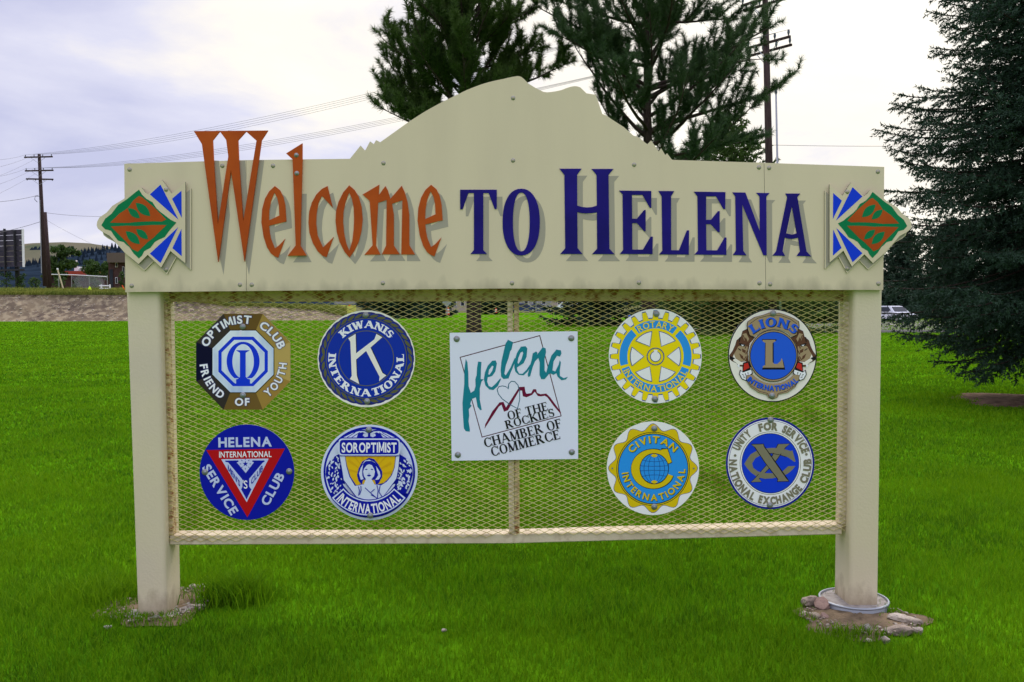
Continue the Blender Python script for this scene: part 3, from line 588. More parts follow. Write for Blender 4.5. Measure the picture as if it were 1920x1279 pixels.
def serif(ch, T=.20, Nn=.085, S=.085, sh=.065):
    k = (ch, T, Nn, S)
    if k in _GC: return _GC[k]
    V = []; Fc = []
    def quad(*p): b = len(V); V.extend(p); Fc.append(tuple(range(b, b+len(p))))
    def bar(x0, y0, x1, y1): quad((x0, y0), (x1, y0), (x1, y1), (x0, y1))
    def foot(x, y, w=T): bar(x-w/2-S, y, x+w/2+S, y+sh) if y < .5 else bar(x-w/2-S, y-sh, x+w/2+S, y)
    def stem(x, y0=0, y1=1, w=T, s=True):
        bar(x-w/2, y0, x+w/2, y1)
        if s: foot(x, y0, w); foot(x, y1, w)
    def diag(x0, y0, x1, y1, w):
        hw = w/2*math.hypot(x1-x0, y1-y0)/max(abs(y1-y0), .01); quad((x0-hw, y0), (x0+hw, y0), (x1+hw, y1), (x1-hw, y1))
    def arc(cx, cy, rx, ry, a0, a1, T_=T, n=18):
        pr = None
        for i in range(n+1):
            a = R(a0+(a1-a0)*i/n); w = Nn+(T_-Nn)*abs(math.cos(a))
            o_ = (cx+rx*math.cos(a), cy+ry*math.sin(a)); i_ = (cx+(rx-w)*math.cos(a), cy+(ry-max(Nn, w*.5))*math.sin(a))
            if pr: quad(pr[0], o_, i_, pr[1])
            pr = (o_, i_)
    if ch == 'A': diag(.08, 0, .42, 1, Nn); diag(.80, 0, .42, 1, T); bar(.2, .30, .68, .30+Nn); foot(.08, 0, .03); foot(.80, 0, .08); w = .92
    elif ch == 'B': stem(.16); bar(.16, 1-Nn, .4, 1); bar(.16, 0, .42, Nn); bar(.16, .5, .42, .5+Nn); arc(.38, .765, .26, .235, -90, 90); arc(.40, .275, .30, .275, -90, 90); w = .74
    elif ch == 'C': arc(.44, .5, .42, .51, 42, 318); bar(.74, .66, .74+Nn, .98); bar(.74, .04, .74+Nn, .3); w = .84
    elif ch == 'E': stem(.16); bar(.16, 1-Nn, .62, 1); bar(.16, .48, .48, .48+Nn); bar(.16, 0, .66, Nn); bar(.58, .76, .63, 1); bar(.46, .38, .50, .63); bar(.62, 0, .67, .25); w = .71
    elif ch == 'F': stem(.16); bar(.16, 1-Nn, .6, 1); bar(.16, .48, .48, .48+Nn); bar(.56, .76, .61, 1); bar(.46, .38, .50, .63); w = .64
    elif ch == 'G': arc(.44, .5, .42, .51, 42, 318); bar(.74, .66, .74+Nn, .98); stem(.72, .05, .45, T); w = .9
    elif ch == 'H': stem(.16); stem(.74); bar(.16, .48, .74, .48+Nn); w = .9
    elif ch == 'I': stem(.16); w = .32
    elif ch == 'K': stem(.16); diag(.22, .40, .66, 1, Nn*1.2); diag(.78, 0, .36, .58, T); foot(.66, 1, .06); foot(.78, 0, .1); w = .88
    elif ch == 'L': stem(.16); bar(.16, 0, .66, Nn); bar(.61, 0, .66, .28); w = .7
    elif ch == 'M': stem(.12, w=Nn); diag(.45, .03, .14, 1, T); diag(.45, .03, .84, 1, Nn); stem(.86); w = 1.03
    elif ch == 'N': stem(.12, w=Nn); diag(.70, 0, .14, 1, T); stem(.72, w=Nn); w = .86
    elif ch == 'O': arc(.43, .5, .42, .51, 0, 360, n=30); w = .86
    elif ch == 'R': stem(.16); bar(.16, 1-Nn, .4, 1); bar(.16, .48, .42, .48+Nn); arc(.38, .75, .27, .25, -90, 90); diag(.76, 0, .38, .5, T); foot(.76, 0, .06); w = .88
    elif ch == 'S': arc(.33, .74, .27, .27, 25, 250, T*.8); arc(.33, .26, .29, .27, -155, 90, T*.8); diag(.50, .42, .17, .60, T*.9); bar(.54, .70, .59, .97); bar(.03, .03, .08, .32); w = .64
    elif ch == 'T': stem(.37, 0, 1, T, False); foot(.37, 0); bar(.03, 1-Nn, .71, 1); bar(.03, .74, .08, 1); bar(.66, .74, .71, 1); w = .74
    elif ch == 'W': diag(.35, 0, .12, 1, T); diag(.35, 0, .58, 1, Nn); diag(.80, 0, .57, 1, T); diag(.80, 0, 1.02, 1, Nn); foot(.12, 1, .1); foot(.57, 1, .1); foot(1.02, 1, .05); w = 1.14
    else: w = .3
    _GC[k] = (V, Fc, w); return _GC[k]
slab = lambda ch: serif(ch, .26, .13, .10, .13)
flare = lambda ch: serif(ch, .24, .15, .055, .09)

# ================================================================== PLAQUES
YE = -.016
class Plaque:
    def __init__(s, name, label, zoom, cx, cy):
        s.z = zoom; c_ = s.w((cx, cy)); s.t = thing(name, label, 'emblem', (c_[0], YE, c_[1]), 'round and square club plaques on the grille')
        s.parts = {}; s.k = 0; s.word = 0; s.words = {}; s.cx, s.cy = cx, cy
    def w(s, p, k=0): q = at(s.z[0]+p[0]*s.z[2], s.z[1]+p[1]*s.z[2], YE); return (q.x, q.z)
    def P(s, nm):
        if nm == 'lettering': nm = 'lettering#%d' % s.word
        if nm not in s.parts: s.parts[nm] = MB()
        return s.parts[nm]
    def y(s): s.k += 1; return YE-.00011*s.k
    def poly(s, nm, m_, loop, holes=()):
        s.P(nm).prism([[s.w(p) for p in lp] for lp in [loop, *holes]], s.y(), None, m_)
    def plate(s, loop, m_, side='alu', th=.0035):
        s.P('plate').prism([[s.w(p) for p in loop]], YE, YE+th, m_, side)
    def disc(s, nm, m_, cx, cy, rx, ry=None, n=64): s.poly(nm, m_, ell(cx, cy, rx, ry, n))
    def ring(s, nm, m_, cx, cy, rx, ry, w, n=64): s.poly(nm, m_, ell(cx, cy, rx, ry, n), [ell(cx, cy, rx-w, ry-w, n)])
    def line(s, nm, m_, pts, w, close=False):
        """stroke with mitred joins; w scalar or list"""
        pts = [Vector(p) for p in pts]; n = len(pts); ww = w if hasattr(w, '__len__') else [w]*n; Lf, Rt = [], []
        for i in range(n):
            a = pts[i-1] if (i > 0 or close) else pts[i]; b = pts[(i+1) % n] if (i < n-1 or close) else pts[i]
            d = (b-a).normalized(); nn = Vector((-d.y, d.x)); k = 1.0
            if (0 < i < n-1) or close:
                d1 = (pts[i]-pts[i-1]).normalized(); k = 1/max(.5, abs(nn.dot(Vector((-d1.y, d1.x)))))
            Lf.append(pts[i]+nn*ww[i]/2*k); Rt.append(pts[i]-nn*ww[i]/2*k)
        yy = s.y(); mb = s.P(nm); m2 = n if close else n-1
        for i in range(m2):
            j = (i+1) % n; q = [s.w(p) for p in (Lf[i], Lf[j], Rt[j], Rt[i])]
            mb.add([(x, yy, z) for x, z in q], [(0, 1, 2, 3)], m_)
    def glyphs(s, nm, m_, text, font, place, gap, wf=None):
        """place(u, v) maps text space (u in cap heights along the line) to zoom space"""
        key = text if text not in s.words or s.words[text] is None else text; s.word = s.words.setdefault(text, len(s.words)); yy = s.y(); mb = s.P(nm); u = 0
        for i, ch in enumerate(text):
            V, Fc, w = font(ch) if ch != ' ' else ([], [], .32)
            wo = w; w = wf(ch)[2] if wf and ch != ' ' else w
            if V:
                mid = u+w/2; pts = [place(mid, vx-wo/2, vy) for vx, vy in V]
                dy = .000012
                for q, f in enumerate(Fc):
                    ws = [s.w(pts[j]) for j in f]
                    mb.add([(x, yy-dy*(q % 6), z) for x, z in ws], [tuple(range(len(f)))], m_)
            u += w+gap
    def tlen(s, text, font, gap): return sum((font(c)[2] if c != ' ' else .32)+gap for c in text)-gap
    def text(s, nm, m_, text, font, p0, p1, h, gap=.12, shear=0, wf=None, vert=False):
        """straight text, baseline from p0 to p1 (stretched to fit), cap height h"""
        tl = s.tlen(text, wf or font, gap); p0 = Vector(p0); p1 = Vector(p1); d = (p1-p0); ln = d.length; d.normalize(); up = Vector((d.y, -d.x)) if not vert else Vector((0, -1)); kx = ln/tl
        s.glyphs(nm, m_, text, font, lambda mid, x, y: tuple(p0+d*(mid+x+shear*y)*kx+up*y*h), gap, wf)
    def arc(s, nm, m_, text, font, cx, cy, r, a0, a1, h, gap=.12, bottom=False, ry=None, wf=None):
        """angles clockwise from the top; r = baseline radius. bottom: letters stand with heads towards the centre"""
        tl = s.tlen(text, wf or font, gap); ry = ry or r; sg = 1
        rm = r-h*.5 if bottom else r+h*.5; span = R(a1-a0); kx = abs(span)*rm/tl
        def place(mid, x, y):
            a = R(a0)+span*mid/tl; ca, sa = math.cos(a), math.sin(a)
            rad = Vector((sa, -ca*ry/r)); tan = Vector((ca, sa)) if not bottom else Vector((-ca, -sa))
            rr = r+y*h if not bottom else r-y*h
            return tuple(Vector((cx, cy))+rad*rr+tan*x*kx)
        s.glyphs(nm, m_, text, font, place, gap, wf)
    def bolt(s, x, y): q = s.z; s.k += 1; bolt(BM_G, q[0]+x*q[2], q[1]+y*q[2], YE-.00011*s.k, s.t)
    def done(s):
        for nm, mb in s.parts.items(): part(nm.split('#')[0], mb, s.t)
def ell(cx, cy, rx, ry=None, n=64): ry = ry or rx; return [(cx+rx*math.cos(2*math.pi*k/n), cy+ry*math.sin(2*math.pi*k/n)) for k in range(n)]
def octo(cx, cy, r, ry=None): ry = ry or r; c_ = math.tan(R(22.5)); return [(cx+r*x, cy+ry*y) for x, y in [(-c_, -1), (c_, -1), (1, -c_), (1, c_), (c_, 1), (-c_, 1), (-1, c_), (-1, -c_)]]
sb = lambda b: (lambda ch: sans(ch, b))

# --- octagonal plaque
q = Plaque('club_plaque', 'octagonal gold and black plaque lettered OPTIMIST CLUB, upper left on the grille', (340, 560, .17978), 647, 655)
oc = [(443, 158), (850, 158), (1137, 455), (1137, 862), (850, 1158), (440, 1158), (155, 862), (155, 455)]
ic = [(508, 325), (780, 325), (970, 515), (970, 795), (780, 985), (508, 985), (318, 795), (318, 515)]
q.plate(oc, 'bronze0')
for i in range(8): q.poly('bevel', 'bronze%d' % i, [oc[i], oc[(i+1) % 8], ic[(i+1) % 8], ic[i]])
q.poly('panel', 'black_ink', ic); q.poly('panel', 'opt_white', [(647+(x-647)*.975, 655+(y-655)*.975) for x, y in ic])
o1 = octo(645, 655, 258); o2 = octo(645, 655, 224); q.poly('symbol', 'opt_blue', o1, [o2])
q.poly('symbol', 'opt_blue', ell(645, 655, 172, 205, 48), [ell(645, 655, 112, 180, 48)])
q.poly('symbol', 'opt_white', [(535, 830), (755, 830), (735, 885), (560, 885)])
q.poly('symbol', 'opt_blue', [(570, 538), (715, 538), (672, 565), (672, 815), (690, 835), (718, 842), (718, 885), (572, 885), (572, 842), (595, 835), (612, 815), (612, 565)])
q.poly('panel', 'plate_white', [(610, 330), (632, 330), (628, 395), (600, 395)])
lt = sb(.035)
for (m_, f_) in (('outline_navy', sb(.075)), ('letter_white', lt)):
    q.arc('lettering', m_, 'OPTIMIST', f_, 647, 655, 398, -68, 11, 84, .16, wf=lt)
    q.arc('lettering', m_, 'CLUB', f_, 647, 655, 388, 25, 71, 84, .16, wf=lt)
    q.arc('lettering', m_, 'FRIEND', f_, 647, 655, 452, 266, 210, 80, .2, True, wf=lt)
    q.text('lettering', m_, 'OF', f_, (560, 1113), (712, 1113), 78, .2, wf=lt)
    q.arc('lettering', m_, 'YOUTH', f_, 647, 655, 452, 146, 92, 80, .2, True, wf=lt)
q.bolt(640, 292); q.bolt(642, 1008); q.done()

# --- blue K plaque
q = Plaque('club_plaque', 'round dark blue plaque with a large white K and olive wreath', (570, 560, .17978), 652, 627)
q.plate(ell(650, 627, 508, 505), 'bone')
sc_ = [(650+(492+7*abs(math.cos(a*15)))*math.cos(a), 625+(480+7*abs(math.cos(a*15)))*math.sin(a)) for a in [2*math.pi*k/120 for k in range(120)]]
q.poly('wreath', 'outline_navy', sc_); q.disc('wreath', 'kiw_blue', 652, 623, 478, 470)
for i in range(36):
    a = 2*math.pi*i/36; sgn = 1 if math.cos(a+math.pi/2) >= 0 else -1
    c0 = Vector((652+455*math.cos(a), 624+447*math.sin(a))); d = Vector((-math.sin(a), math.cos(a)))*sgn; nn = Vector((math.cos(a), math.sin(a)))
    q.poly('wreath', 'olive', lens(c0-d*52+nn*-16, c0+d*46+nn*18, .16))
q.ring('wreath', 'olive', 652, 623, 424, 422, 8); q.disc('wreath', 'kiw_blue', 652, 623, 416, 414); q.ring('wreath', 'olive', 650, 622, 290, 290, 8)
for (m_, dx) in (('black_ink', 8), ('bone', 0)):
    q.poly('symbol', m_, [(x+dx, y-dx*.4) for x, y in [(463, 413), (540, 368), (545, 570), (735, 425), (757, 368), (818, 402), (695, 510), (820, 775), (860, 800), (785, 860), (790, 815), (650, 545), (545, 635), (552, 800), (578, 890), (480, 838), (500, 805), (485, 450)]])
q.arc('lettering', 'letter_white', 'KIWANIS', slab, 650, 625, 318, -47, 49, 78, .10)
q.arc('lettering', 'letter_white', 'INTERNATIONAL', slab, 650, 625, 394, 278, 82, 78, .10, True)
q.bolt(643, 172); q.bolt(658, 1072); q.done()

# --- service club with red triangle
q = Plaque('club_plaque', 'round blue plaque with a red triangle lettered HELENA SERVICE CLUB', (340, 780, .17204), 715, 613)
q.plate(ell(715, 613, 516, 520), 'ysm_blue')
q.poly('symbol', 'red_ink', [(272, 372), (1130, 355), (720, 1105)])
q.poly('symbol', 'pale_blue', [(435, 472), (952, 465), (712, 940)])
q.poly('symbol', 'ysm_blue', [(478, 486), (620, 484), (625, 500), (604, 506), (702, 622), (792, 504), (772, 500), (776, 484), (905, 484), (908, 500), (890, 506), (740, 685), (740, 770), (764, 800), (712, 910), (652, 800), (666, 770), (664, 690), (510, 505), (482, 502)])
q.poly('symbol', 'ysm_blue', [(698+(34 if k % 2 == 0 else 13)*math.sin(math.pi*k/5), 522-(34 if k % 2 == 0 else 13)*math.cos(math.pi*k/5)) for k in range(10)])
for k in range(8):
    a = 2*math.pi*k/8; q.line('symbol', 'ysm_blue', [(698+44*math.sin(a), 522-44*math.cos(a)), (698+62*math.sin(a), 522-62*math.cos(a))], 6)
q.text('lettering', 'pale_blue', 'HELENA', lt, (405, 338), (987, 328), 104, .14)
q.text('lettering', 'letter_white', 'INTERNATIONAL', sb(.015), (413, 452), (985, 446), 66, .12)
q.text('lettering', 'ysm_blue', "MEN'S", sb(.02), (508, 590), (640, 772), 62, .1, vert=True)
q.text('lettering', 'ysm_blue', 'CLUB', sb(.02), (762, 752), (888, 590), 66, .1, vert=True)
q.text('lettering', 'letter_white', "'S", sb(.01), (668, 790), (722, 790), 92, .05)
q.text('lettering', 'pale_blue', 'SERVICE', lt, (226, 565), (545, 1085), 98, .14)
q.text('lettering', 'pale_blue', 'CLUB', lt, (945, 985), (1128, 650), 98, .14)
q.bolt(257, 612); q.bolt(1175, 604); q.done()

# --- plaque with woman in laurel
q = Plaque('club_plaque', 'round white and blue plaque of a woman holding up a SOROPTIMIST banner', (570, 780, .17204), 712, 616)
q.plate(ell(712, 616, 527, 520), 'sor_white'); q.ring('border', 'ysm_blue', 712, 614, 500, 497, 22)
q.poly('border', 'ysm_blue', [(712+498*math.cos(a), 614+496*math.sin(a)) for a in [R(28+k*4) for k in range(32)]]+[(712+415*math.cos(a), 600+415*math.sin(a)) for a in [R(150-k*4) for k in range(30)]])
q.poly('border', 'ysm_blue', [(712+490*math.cos(a), 614+488*math.sin(a)) for a in [R(222+k*4) for k in range(25)]])
# scroll work on top
q.poly('scroll', 'sor_white', [(430, 235), (520, 190), (600, 165), (660, 165), (700, 190), (695, 225), (665, 232), (640, 210), (655, 190), (680, 200), (640, 175), (590, 190), (575, 235)])
q.poly('scroll', 'sor_white', [(990, 235), (900, 190), (820, 165), (760, 168), (722, 190), (724, 222), (752, 232), (782, 215), (775, 192), (745, 200), (790, 178), (835, 195), (860, 235)])
q.poly('scroll', 'sor_white', [(630, 148), (790, 148), (712, 165)])
for a, b in (((470, 235), (560, 178)), ((520, 235), (610, 178)), ((950, 235), (850, 180)), ((905, 235), (820, 182))): q.line('scroll', 'ysm_blue', [a, b], 7)
# laurel
r4 = random.Random(3)
for sx in (-1, 1):
    q.poly('laurel#%d' % sx, 'ysm_blue', [(712+sx*x, y) for x, y in [(300, 400), (360, 430), (420, 470), (470, 560), (475, 640), (440, 760), (400, 840), (330, 860), (200, 880), (170, 850), (260, 760), (285, 650), (300, 560)]])
    for k in range(64):
        x = r4.uniform(300, 465); y = r4.uniform(440, 840)
        if x > 455-(abs(y-600)/240)**2*70: continue
        a = r4.uniform(.6, 1.4) if k % 3 else r4.uniform(1.7, 2.4); l_ = r4.uniform(12, 26)
        q.poly('laurel#%d' % sx, 'sor_white', lens((712+sx*(x-l_*math.cos(a)), y-l_*math.sin(a)), (712+sx*(x+l_*math.cos(a)), y+l_*math.sin(a)), .22))
    for k in range(8):
        q.poly('laurel#%d' % sx, 'sor_white', lens((712+sx*(285-k*12), 735+k*16), (712+sx*(240-k*12), 780+k*13), .2))
# rays, arms and figure
q.poly('figure', 'sun_yellow', [(450, 430), (1002, 430), (985, 560), (940, 660), (890, 715), (810, 740), (620, 745), (565, 750), (505, 650), (470, 540)])
for k in range(9):
    a = R(-80+k*20); a2 = a+R(6); q.poly('figure', 'sun_yellow2', [(715, 640), (715+270*math.sin(a), max(435, 640-300*math.cos(a))), (715+270*math.sin(a2), max(435, 640-300*math.cos(a2)))])
q.poly('figure', 'ysm_blue', [(385, 395), (455, 430), (475, 540), (510, 650), (575, 750), (640, 735), (790, 735), (860, 735), (900, 700), (955, 640), (985, 560), (1005, 430), (1050, 395), (1040, 560), (1020, 680), (870, 875), (800, 905), (700, 920), (570, 875), (430, 690), (412, 560)])
q.poly('figure', 'sor_white', [(390, 400), (450, 430), (468, 545), (500, 655), (560, 755), (610, 750), (640, 740), (795, 740), (845, 750), (905, 712), (960, 645), (992, 560), (1008, 430), (1045, 400), (1032, 560), (1010, 675), (865, 875), (800, 895), (700, 912), (580, 875), (440, 690), (420, 560)])
q.poly('figure', 'ysm_blue', [(712, 450), (770, 465), (815, 520), (858, 600), (855, 660), (820, 725), (790, 745), (775, 690), (650, 690), (635, 745), (600, 700), (583, 640), (600, 570), (640, 490)])
for lp in ([(640, 520), (680, 485), (740, 483), (790, 510), (770, 495), (715, 470), (670, 480)], [(605, 620), (625, 560), (650, 520), (640, 580), (640, 640), (655, 680), (625, 690)], [(790, 540), (830, 600), (840, 650), (820, 685), (780, 690), (815, 640), (800, 590)]): q.poly('figure', 'sor_white', lp)
q.poly('figure', 'sor_white', [(715, 520), (745, 530), (768, 570), (778, 600), (768, 650), (740, 680), (770, 735), (800, 755), (775, 800), (710, 830), (660, 800), (630, 760), (660, 735), (680, 680), (660, 650), (650, 600), (662, 565), (690, 530)])
q.poly('figure', 'ysm_blue', lens((668, 578), (700, 574), .2)); q.poly('figure', 'ysm_blue', lens((730, 574), (762, 578), .2)); q.poly('figure', 'ysm_blue', lens((690, 642), (738, 642), .24)); q.poly('figure', 'ysm_blue', lens((706, 618), (722, 618), .18))
for pts in ([(670, 775), (730, 830), (805, 895)], [(775, 790), (735, 825)], [(800, 745), (812, 800), (805, 890)], [(835, 750), (822, 820), (860, 880)], [(600, 760), (610, 810), (600, 860)], [(625, 755), (628, 800), (612, 850)], [(735, 850), (790, 880)]): q.line('figure', 'ysm_blue', pts, 9)
# hands beside banner
for sx in (-1, 1):
    for k in range(4): q.poly('figure', 'sor_white', lens((716+sx*(352-k*6), 318+k*22), (716+sx*(318-k*3), 342+k*24), .3))
def rr(x0, y0, x1, y1, r_): return [(cx+r_*math.cos(R(a)), cy+r_*math.sin(R(a))) for cx, cy, s_ in [(x1-r_, y0+r_, -90), (x1-r_, y1-r_, 0), (x0+r_, y1-r_, 90), (x0+r_, y0+r_, 180)] for a in (s_, s_+30, s_+60, s_+90)]
q.poly('banner', 'sor_white', rr(383, 240, 1050, 424, 40)); q.poly('banner', 'ysm_blue', rr(396, 254, 1036, 412, 34)); q.poly('banner', 'ysm_blue', [(385, 424), (1048, 424), (1040, 432), (393, 432)])
q.text('lettering', 'letter_white', 'SOROPTIMIST', sb(.03), (418, 388), (1014, 388), 106, .10)
def band(r0, r1, a0, a1, cx=712, cy=560): return [(cx+r1*math.sin(R(a)), cy-r1*math.cos(R(a))) for a in np.linspace(a0, a1, 20)]+[(cx+r0*math.sin(R(a)), cy-r0*math.cos(R(a))) for a in np.linspace(a1, a0, 20)]
q.poly('ribbon', 'ysm_blue', band(342, 524, 232, 128)); q.poly('ribbon', 'sor_white', band(352, 514, 231, 129)); q.poly('ribbon', 'ysm_blue', band(364, 502, 229, 131))
q.arc('lettering', 'letter_white', 'INTERNATIONAL', sb(.03), 712, 560, 492, 226, 134, 104, .10, True)
q.bolt(706, 150); q.bolt(722, 1085); q.done()

# --- square chamber plaque
q = Plaque('chamber_plaque', 'large square pale plaque with teal script Helena over a red mountain line', (830, 610, .2111), 638, 628)
q.plate([(62, 67), (1198, 53), (1203, 1187), (80, 1203)], 'plate_white')
q.line('symbol', 'maroon', [(155, 285), (862, 92), (1052, 805), (350, 993)], 8, True); 
q.line('symbol', 'black_ink', [(155, 285), (862, 92), (1052, 805), (350, 993)], 4, True)
q.poly('symbol', 'maroon', [(372, 918), (378, 880), (440, 765), (505, 685), (540, 680), (562, 730), (680, 548), (728, 545), (735, 590), (745, 608), (785, 603), (805, 567), (830, 568), (838, 600), (870, 612), (920, 606), (955, 640), (1050, 770), (1050, 790), (985, 715), (930, 640), (905, 625), (875, 632), (845, 628), (818, 590), (795, 618), (745, 640), (712, 630), (705, 580), (680, 580), (580, 755), (545, 768), (522, 705), (500, 722)])
hp = [(580, 563), (588, 520), (610, 497), (640, 500), (668, 530), (684, 590), (684, 660), (665, 740), (600, 705), (530, 655), (495, 610), (484, 570), (500, 545), (530, 538), (562, 545)]
q.line('symbol', 'thin_teal', hp, 7, True)
TE = 'teal'
q.poly('script', TE, [(205, 298), (220, 330), (228, 420), (230, 540), (250, 600), (280, 580), (292, 540), (290, 480), (302, 440), (305, 380), (315, 322), (345, 326), (340, 400), (338, 478), (365, 480), (345, 500), (330, 560), (330, 660), (347, 750), (335, 755), (310, 725), (295, 640), (258, 655), (245, 700), (258, 715), (232, 745), (236, 800), (230, 850), (242, 930), (240, 945), (205, 940), (188, 915), (180, 800), (176, 690), (185, 590), (192, 520), (192, 400)])
q.poly('script', TE, [(470, 312), (482, 340), (468, 410), (440, 450), (400, 462), (395, 500), (410, 540), (435, 550), (470, 520), (512, 470), (518, 480), (490, 540), (450, 575), (415, 570), (380, 535), (366, 480), (375, 420), (400, 360), (440, 315)], [[(440, 358), (452, 365), (440, 405), (415, 440), (405, 435), (412, 395)]])
q.poly('script', TE, [(580, 128), (625, 150), (612, 215), (600, 230), (585, 290), (560, 360), (548, 430), (560, 445), (600, 380), (640, 290), (655, 300), (600, 430), (585, 472), (540, 478), (520, 455), (515, 400), (522, 320), (545, 220), (560, 160)])
q.poly('script', TE, [(735, 185), (752, 205), (745, 280), (720, 335), (660, 375), (662, 400), (680, 430), (710, 430), (745, 395), (775, 350), (785, 360), (755, 410), (720, 444), (675, 440), (645, 410), (636, 370), (640, 310), (660, 245), (695, 190)], [[(710, 232), (715, 250), (700, 300), (672, 345), (665, 330), (672, 290), (690, 245)]])
q.poly('script', TE, [(830, 232), (842, 245), (838, 262), (888, 195), (915, 205), (918, 240), (905, 300), (905, 400), (925, 430), (950, 400), (965, 410), (930, 450), (905, 478), (875, 478), (860, 440), (862, 330), (850, 290), (820, 320), (800, 370), (778, 450), (762, 460), (755, 440), (775, 360), (790, 310), (800, 250)])
q.poly('script', TE, [(1010, 215), (1050, 222), (1055, 250), (1042, 278), (1015, 270), (985, 320), (975, 400), (1000, 410), (1030, 350), (1040, 310), (1050, 330), (1040, 400), (1042, 450), (1075, 470), (1112, 457), (1095, 480), (1055, 488), (1020, 455), (1010, 425), (985, 440), (950, 425), (925, 440), (920, 420), (935, 360), (965, 270)])
for (tx, p0, p1, h) in [('OF THE', (585, 842), (942, 752), 76), ('ROCKIES', (566, 922), (998, 808), 74), ('CHAMBER OF', (378, 1088), (1062, 908), 84), ('COMMERCE', (440, 1166), (1050, 1006), 84)]:
    q.text('lettering', 'black_ink', tx, serif, p0, p1, h, .07)
for x, y in [(124, 121), (1142, 114), (135, 1150), (1147, 1125)]: q.bolt(x, y)
q.done()

# --- gear plaque
q = Plaque('club_plaque', 'round white plaque with a yellow toothed gear wheel and blue bands', (1110, 560, .17978), 662, 603)
q.plate(ell(660, 600, 485, 493), 'white_enamel')
def gear(k):
    pts = []
    for i in range(24):
        a = 2*math.pi*i/24
        for (da, r_) in [(-7.3, 395), (-3.0, 395), (-2.2, 470), (2.2, 470), (3.0, 395)]:
            pass
        for (da, r_) in [(-4.3, 395), (-3.4, 440), (-2.3, 470), (2.3, 470), (3.4, 440), (4.3, 395)]:
            t = a+R(da*(1+k*.006*(1 if abs(da) > 3 else .8))); rr_ = r_+k; pts.append((662+rr_*math.sin(t), 603-rr_*math.cos(t)*1.01))
    return pts
q.poly('gear', 'line_blue', gear(7)); q.poly('gear', 'rot_yellow', gear(-3))
def bandc(r0, r1, a0, a1, n=24): return [(662+r1*math.sin(R(a)), 603-r1*math.cos(R(a))) for a in np.linspace(a0, a1, n)]+[(662+r0*math.sin(R(a)), 603-r0*math.cos(R(a))) for a in np.linspace(a1, a0, n)]
for a0, a1 in [(-36, 37), (43.5, 106), (111, 250), (255, 318)]: q.poly('band', 'rot_blue', bandc(294, 376, a0, a1))
for k in range(6):
    am = 30+60*k; a0, a1 = am-21.5, am+21.5
    for (m_, g) in (('line_blue', 5), ('white_enamel', -3)):
        p_in = (662+(122-g)*math.sin(R(am)), 603-(122-g)*math.cos(R(am)))
        q.poly('spoke_opening', m_, [(662+(262+g)*math.sin(R(a)), 603-(262+g)*math.cos(R(a))) for a in np.linspace(a0-g*.25, a1+g*.25, 12)]+[p_in])
q.ring('hub', 'line_blue', 662, 603, 92, 92, 9); q.ring('hub', 'line_blue', 662, 603, 56, 56, 8); q.disc('hub', 'white_enamel', 662, 603, 49); q.poly('hub', 'white_enamel', [(645, 535), (682, 535), (682, 580), (645, 580)])
q.arc('lettering', 'rot_yellow', 'ROTARY', sb(.012), 662, 603, 302, -33, 33, 68, .16)
q.arc('lettering', 'rot_yellow', 'INTERNATIONAL', sb(.012), 662, 603, 368, 246, 116, 66, .16, True)
q.bolt(672, 158); q.bolt(656, 1045); q.done()

# --- lion plaque
q = Plaque('club_plaque', 'round cream plaque with two brown lion heads and a gold L on blue', (1330, 560, .17978), 657, 592)
q.plate(ell(658, 593, 463, 487), 'black_ink'); q.disc('field', 'cream_enamel', 658, 593, 452, 476)
crest = [(400, 240), (470, 195), (560, 172), (620, 150), (670, 160), (720, 150), (780, 168), (870, 205), (925, 240), (930, 290), (915, 330), (905, 375), (860, 395), (830, 370)]+[(672+280*math.sin(R(a)), 595-280*math.cos(R(a))) for a in (30, 15, 0, -15, -30)]+[(500, 370), (470, 398), (420, 380), (400, 320), (393, 280)]
def shrink(lp, k): cx = sum(p[0] for p in lp)/len(lp); cy = sum(p[1] for p in lp)/len(lp); return [(cx+(x-cx)*k, cy+(y-cy)*k) for x, y in lp]
head = [(330, 400), (345, 345), (395, 320), (430, 395), (470, 410), (420, 470), (400, 560), (405, 640), (440, 700), (400, 740), (350, 765), (345, 705), (300, 700), (285, 670), (240, 650), (215, 630), (213, 590), (245, 545), (270, 490), (285, 440)]
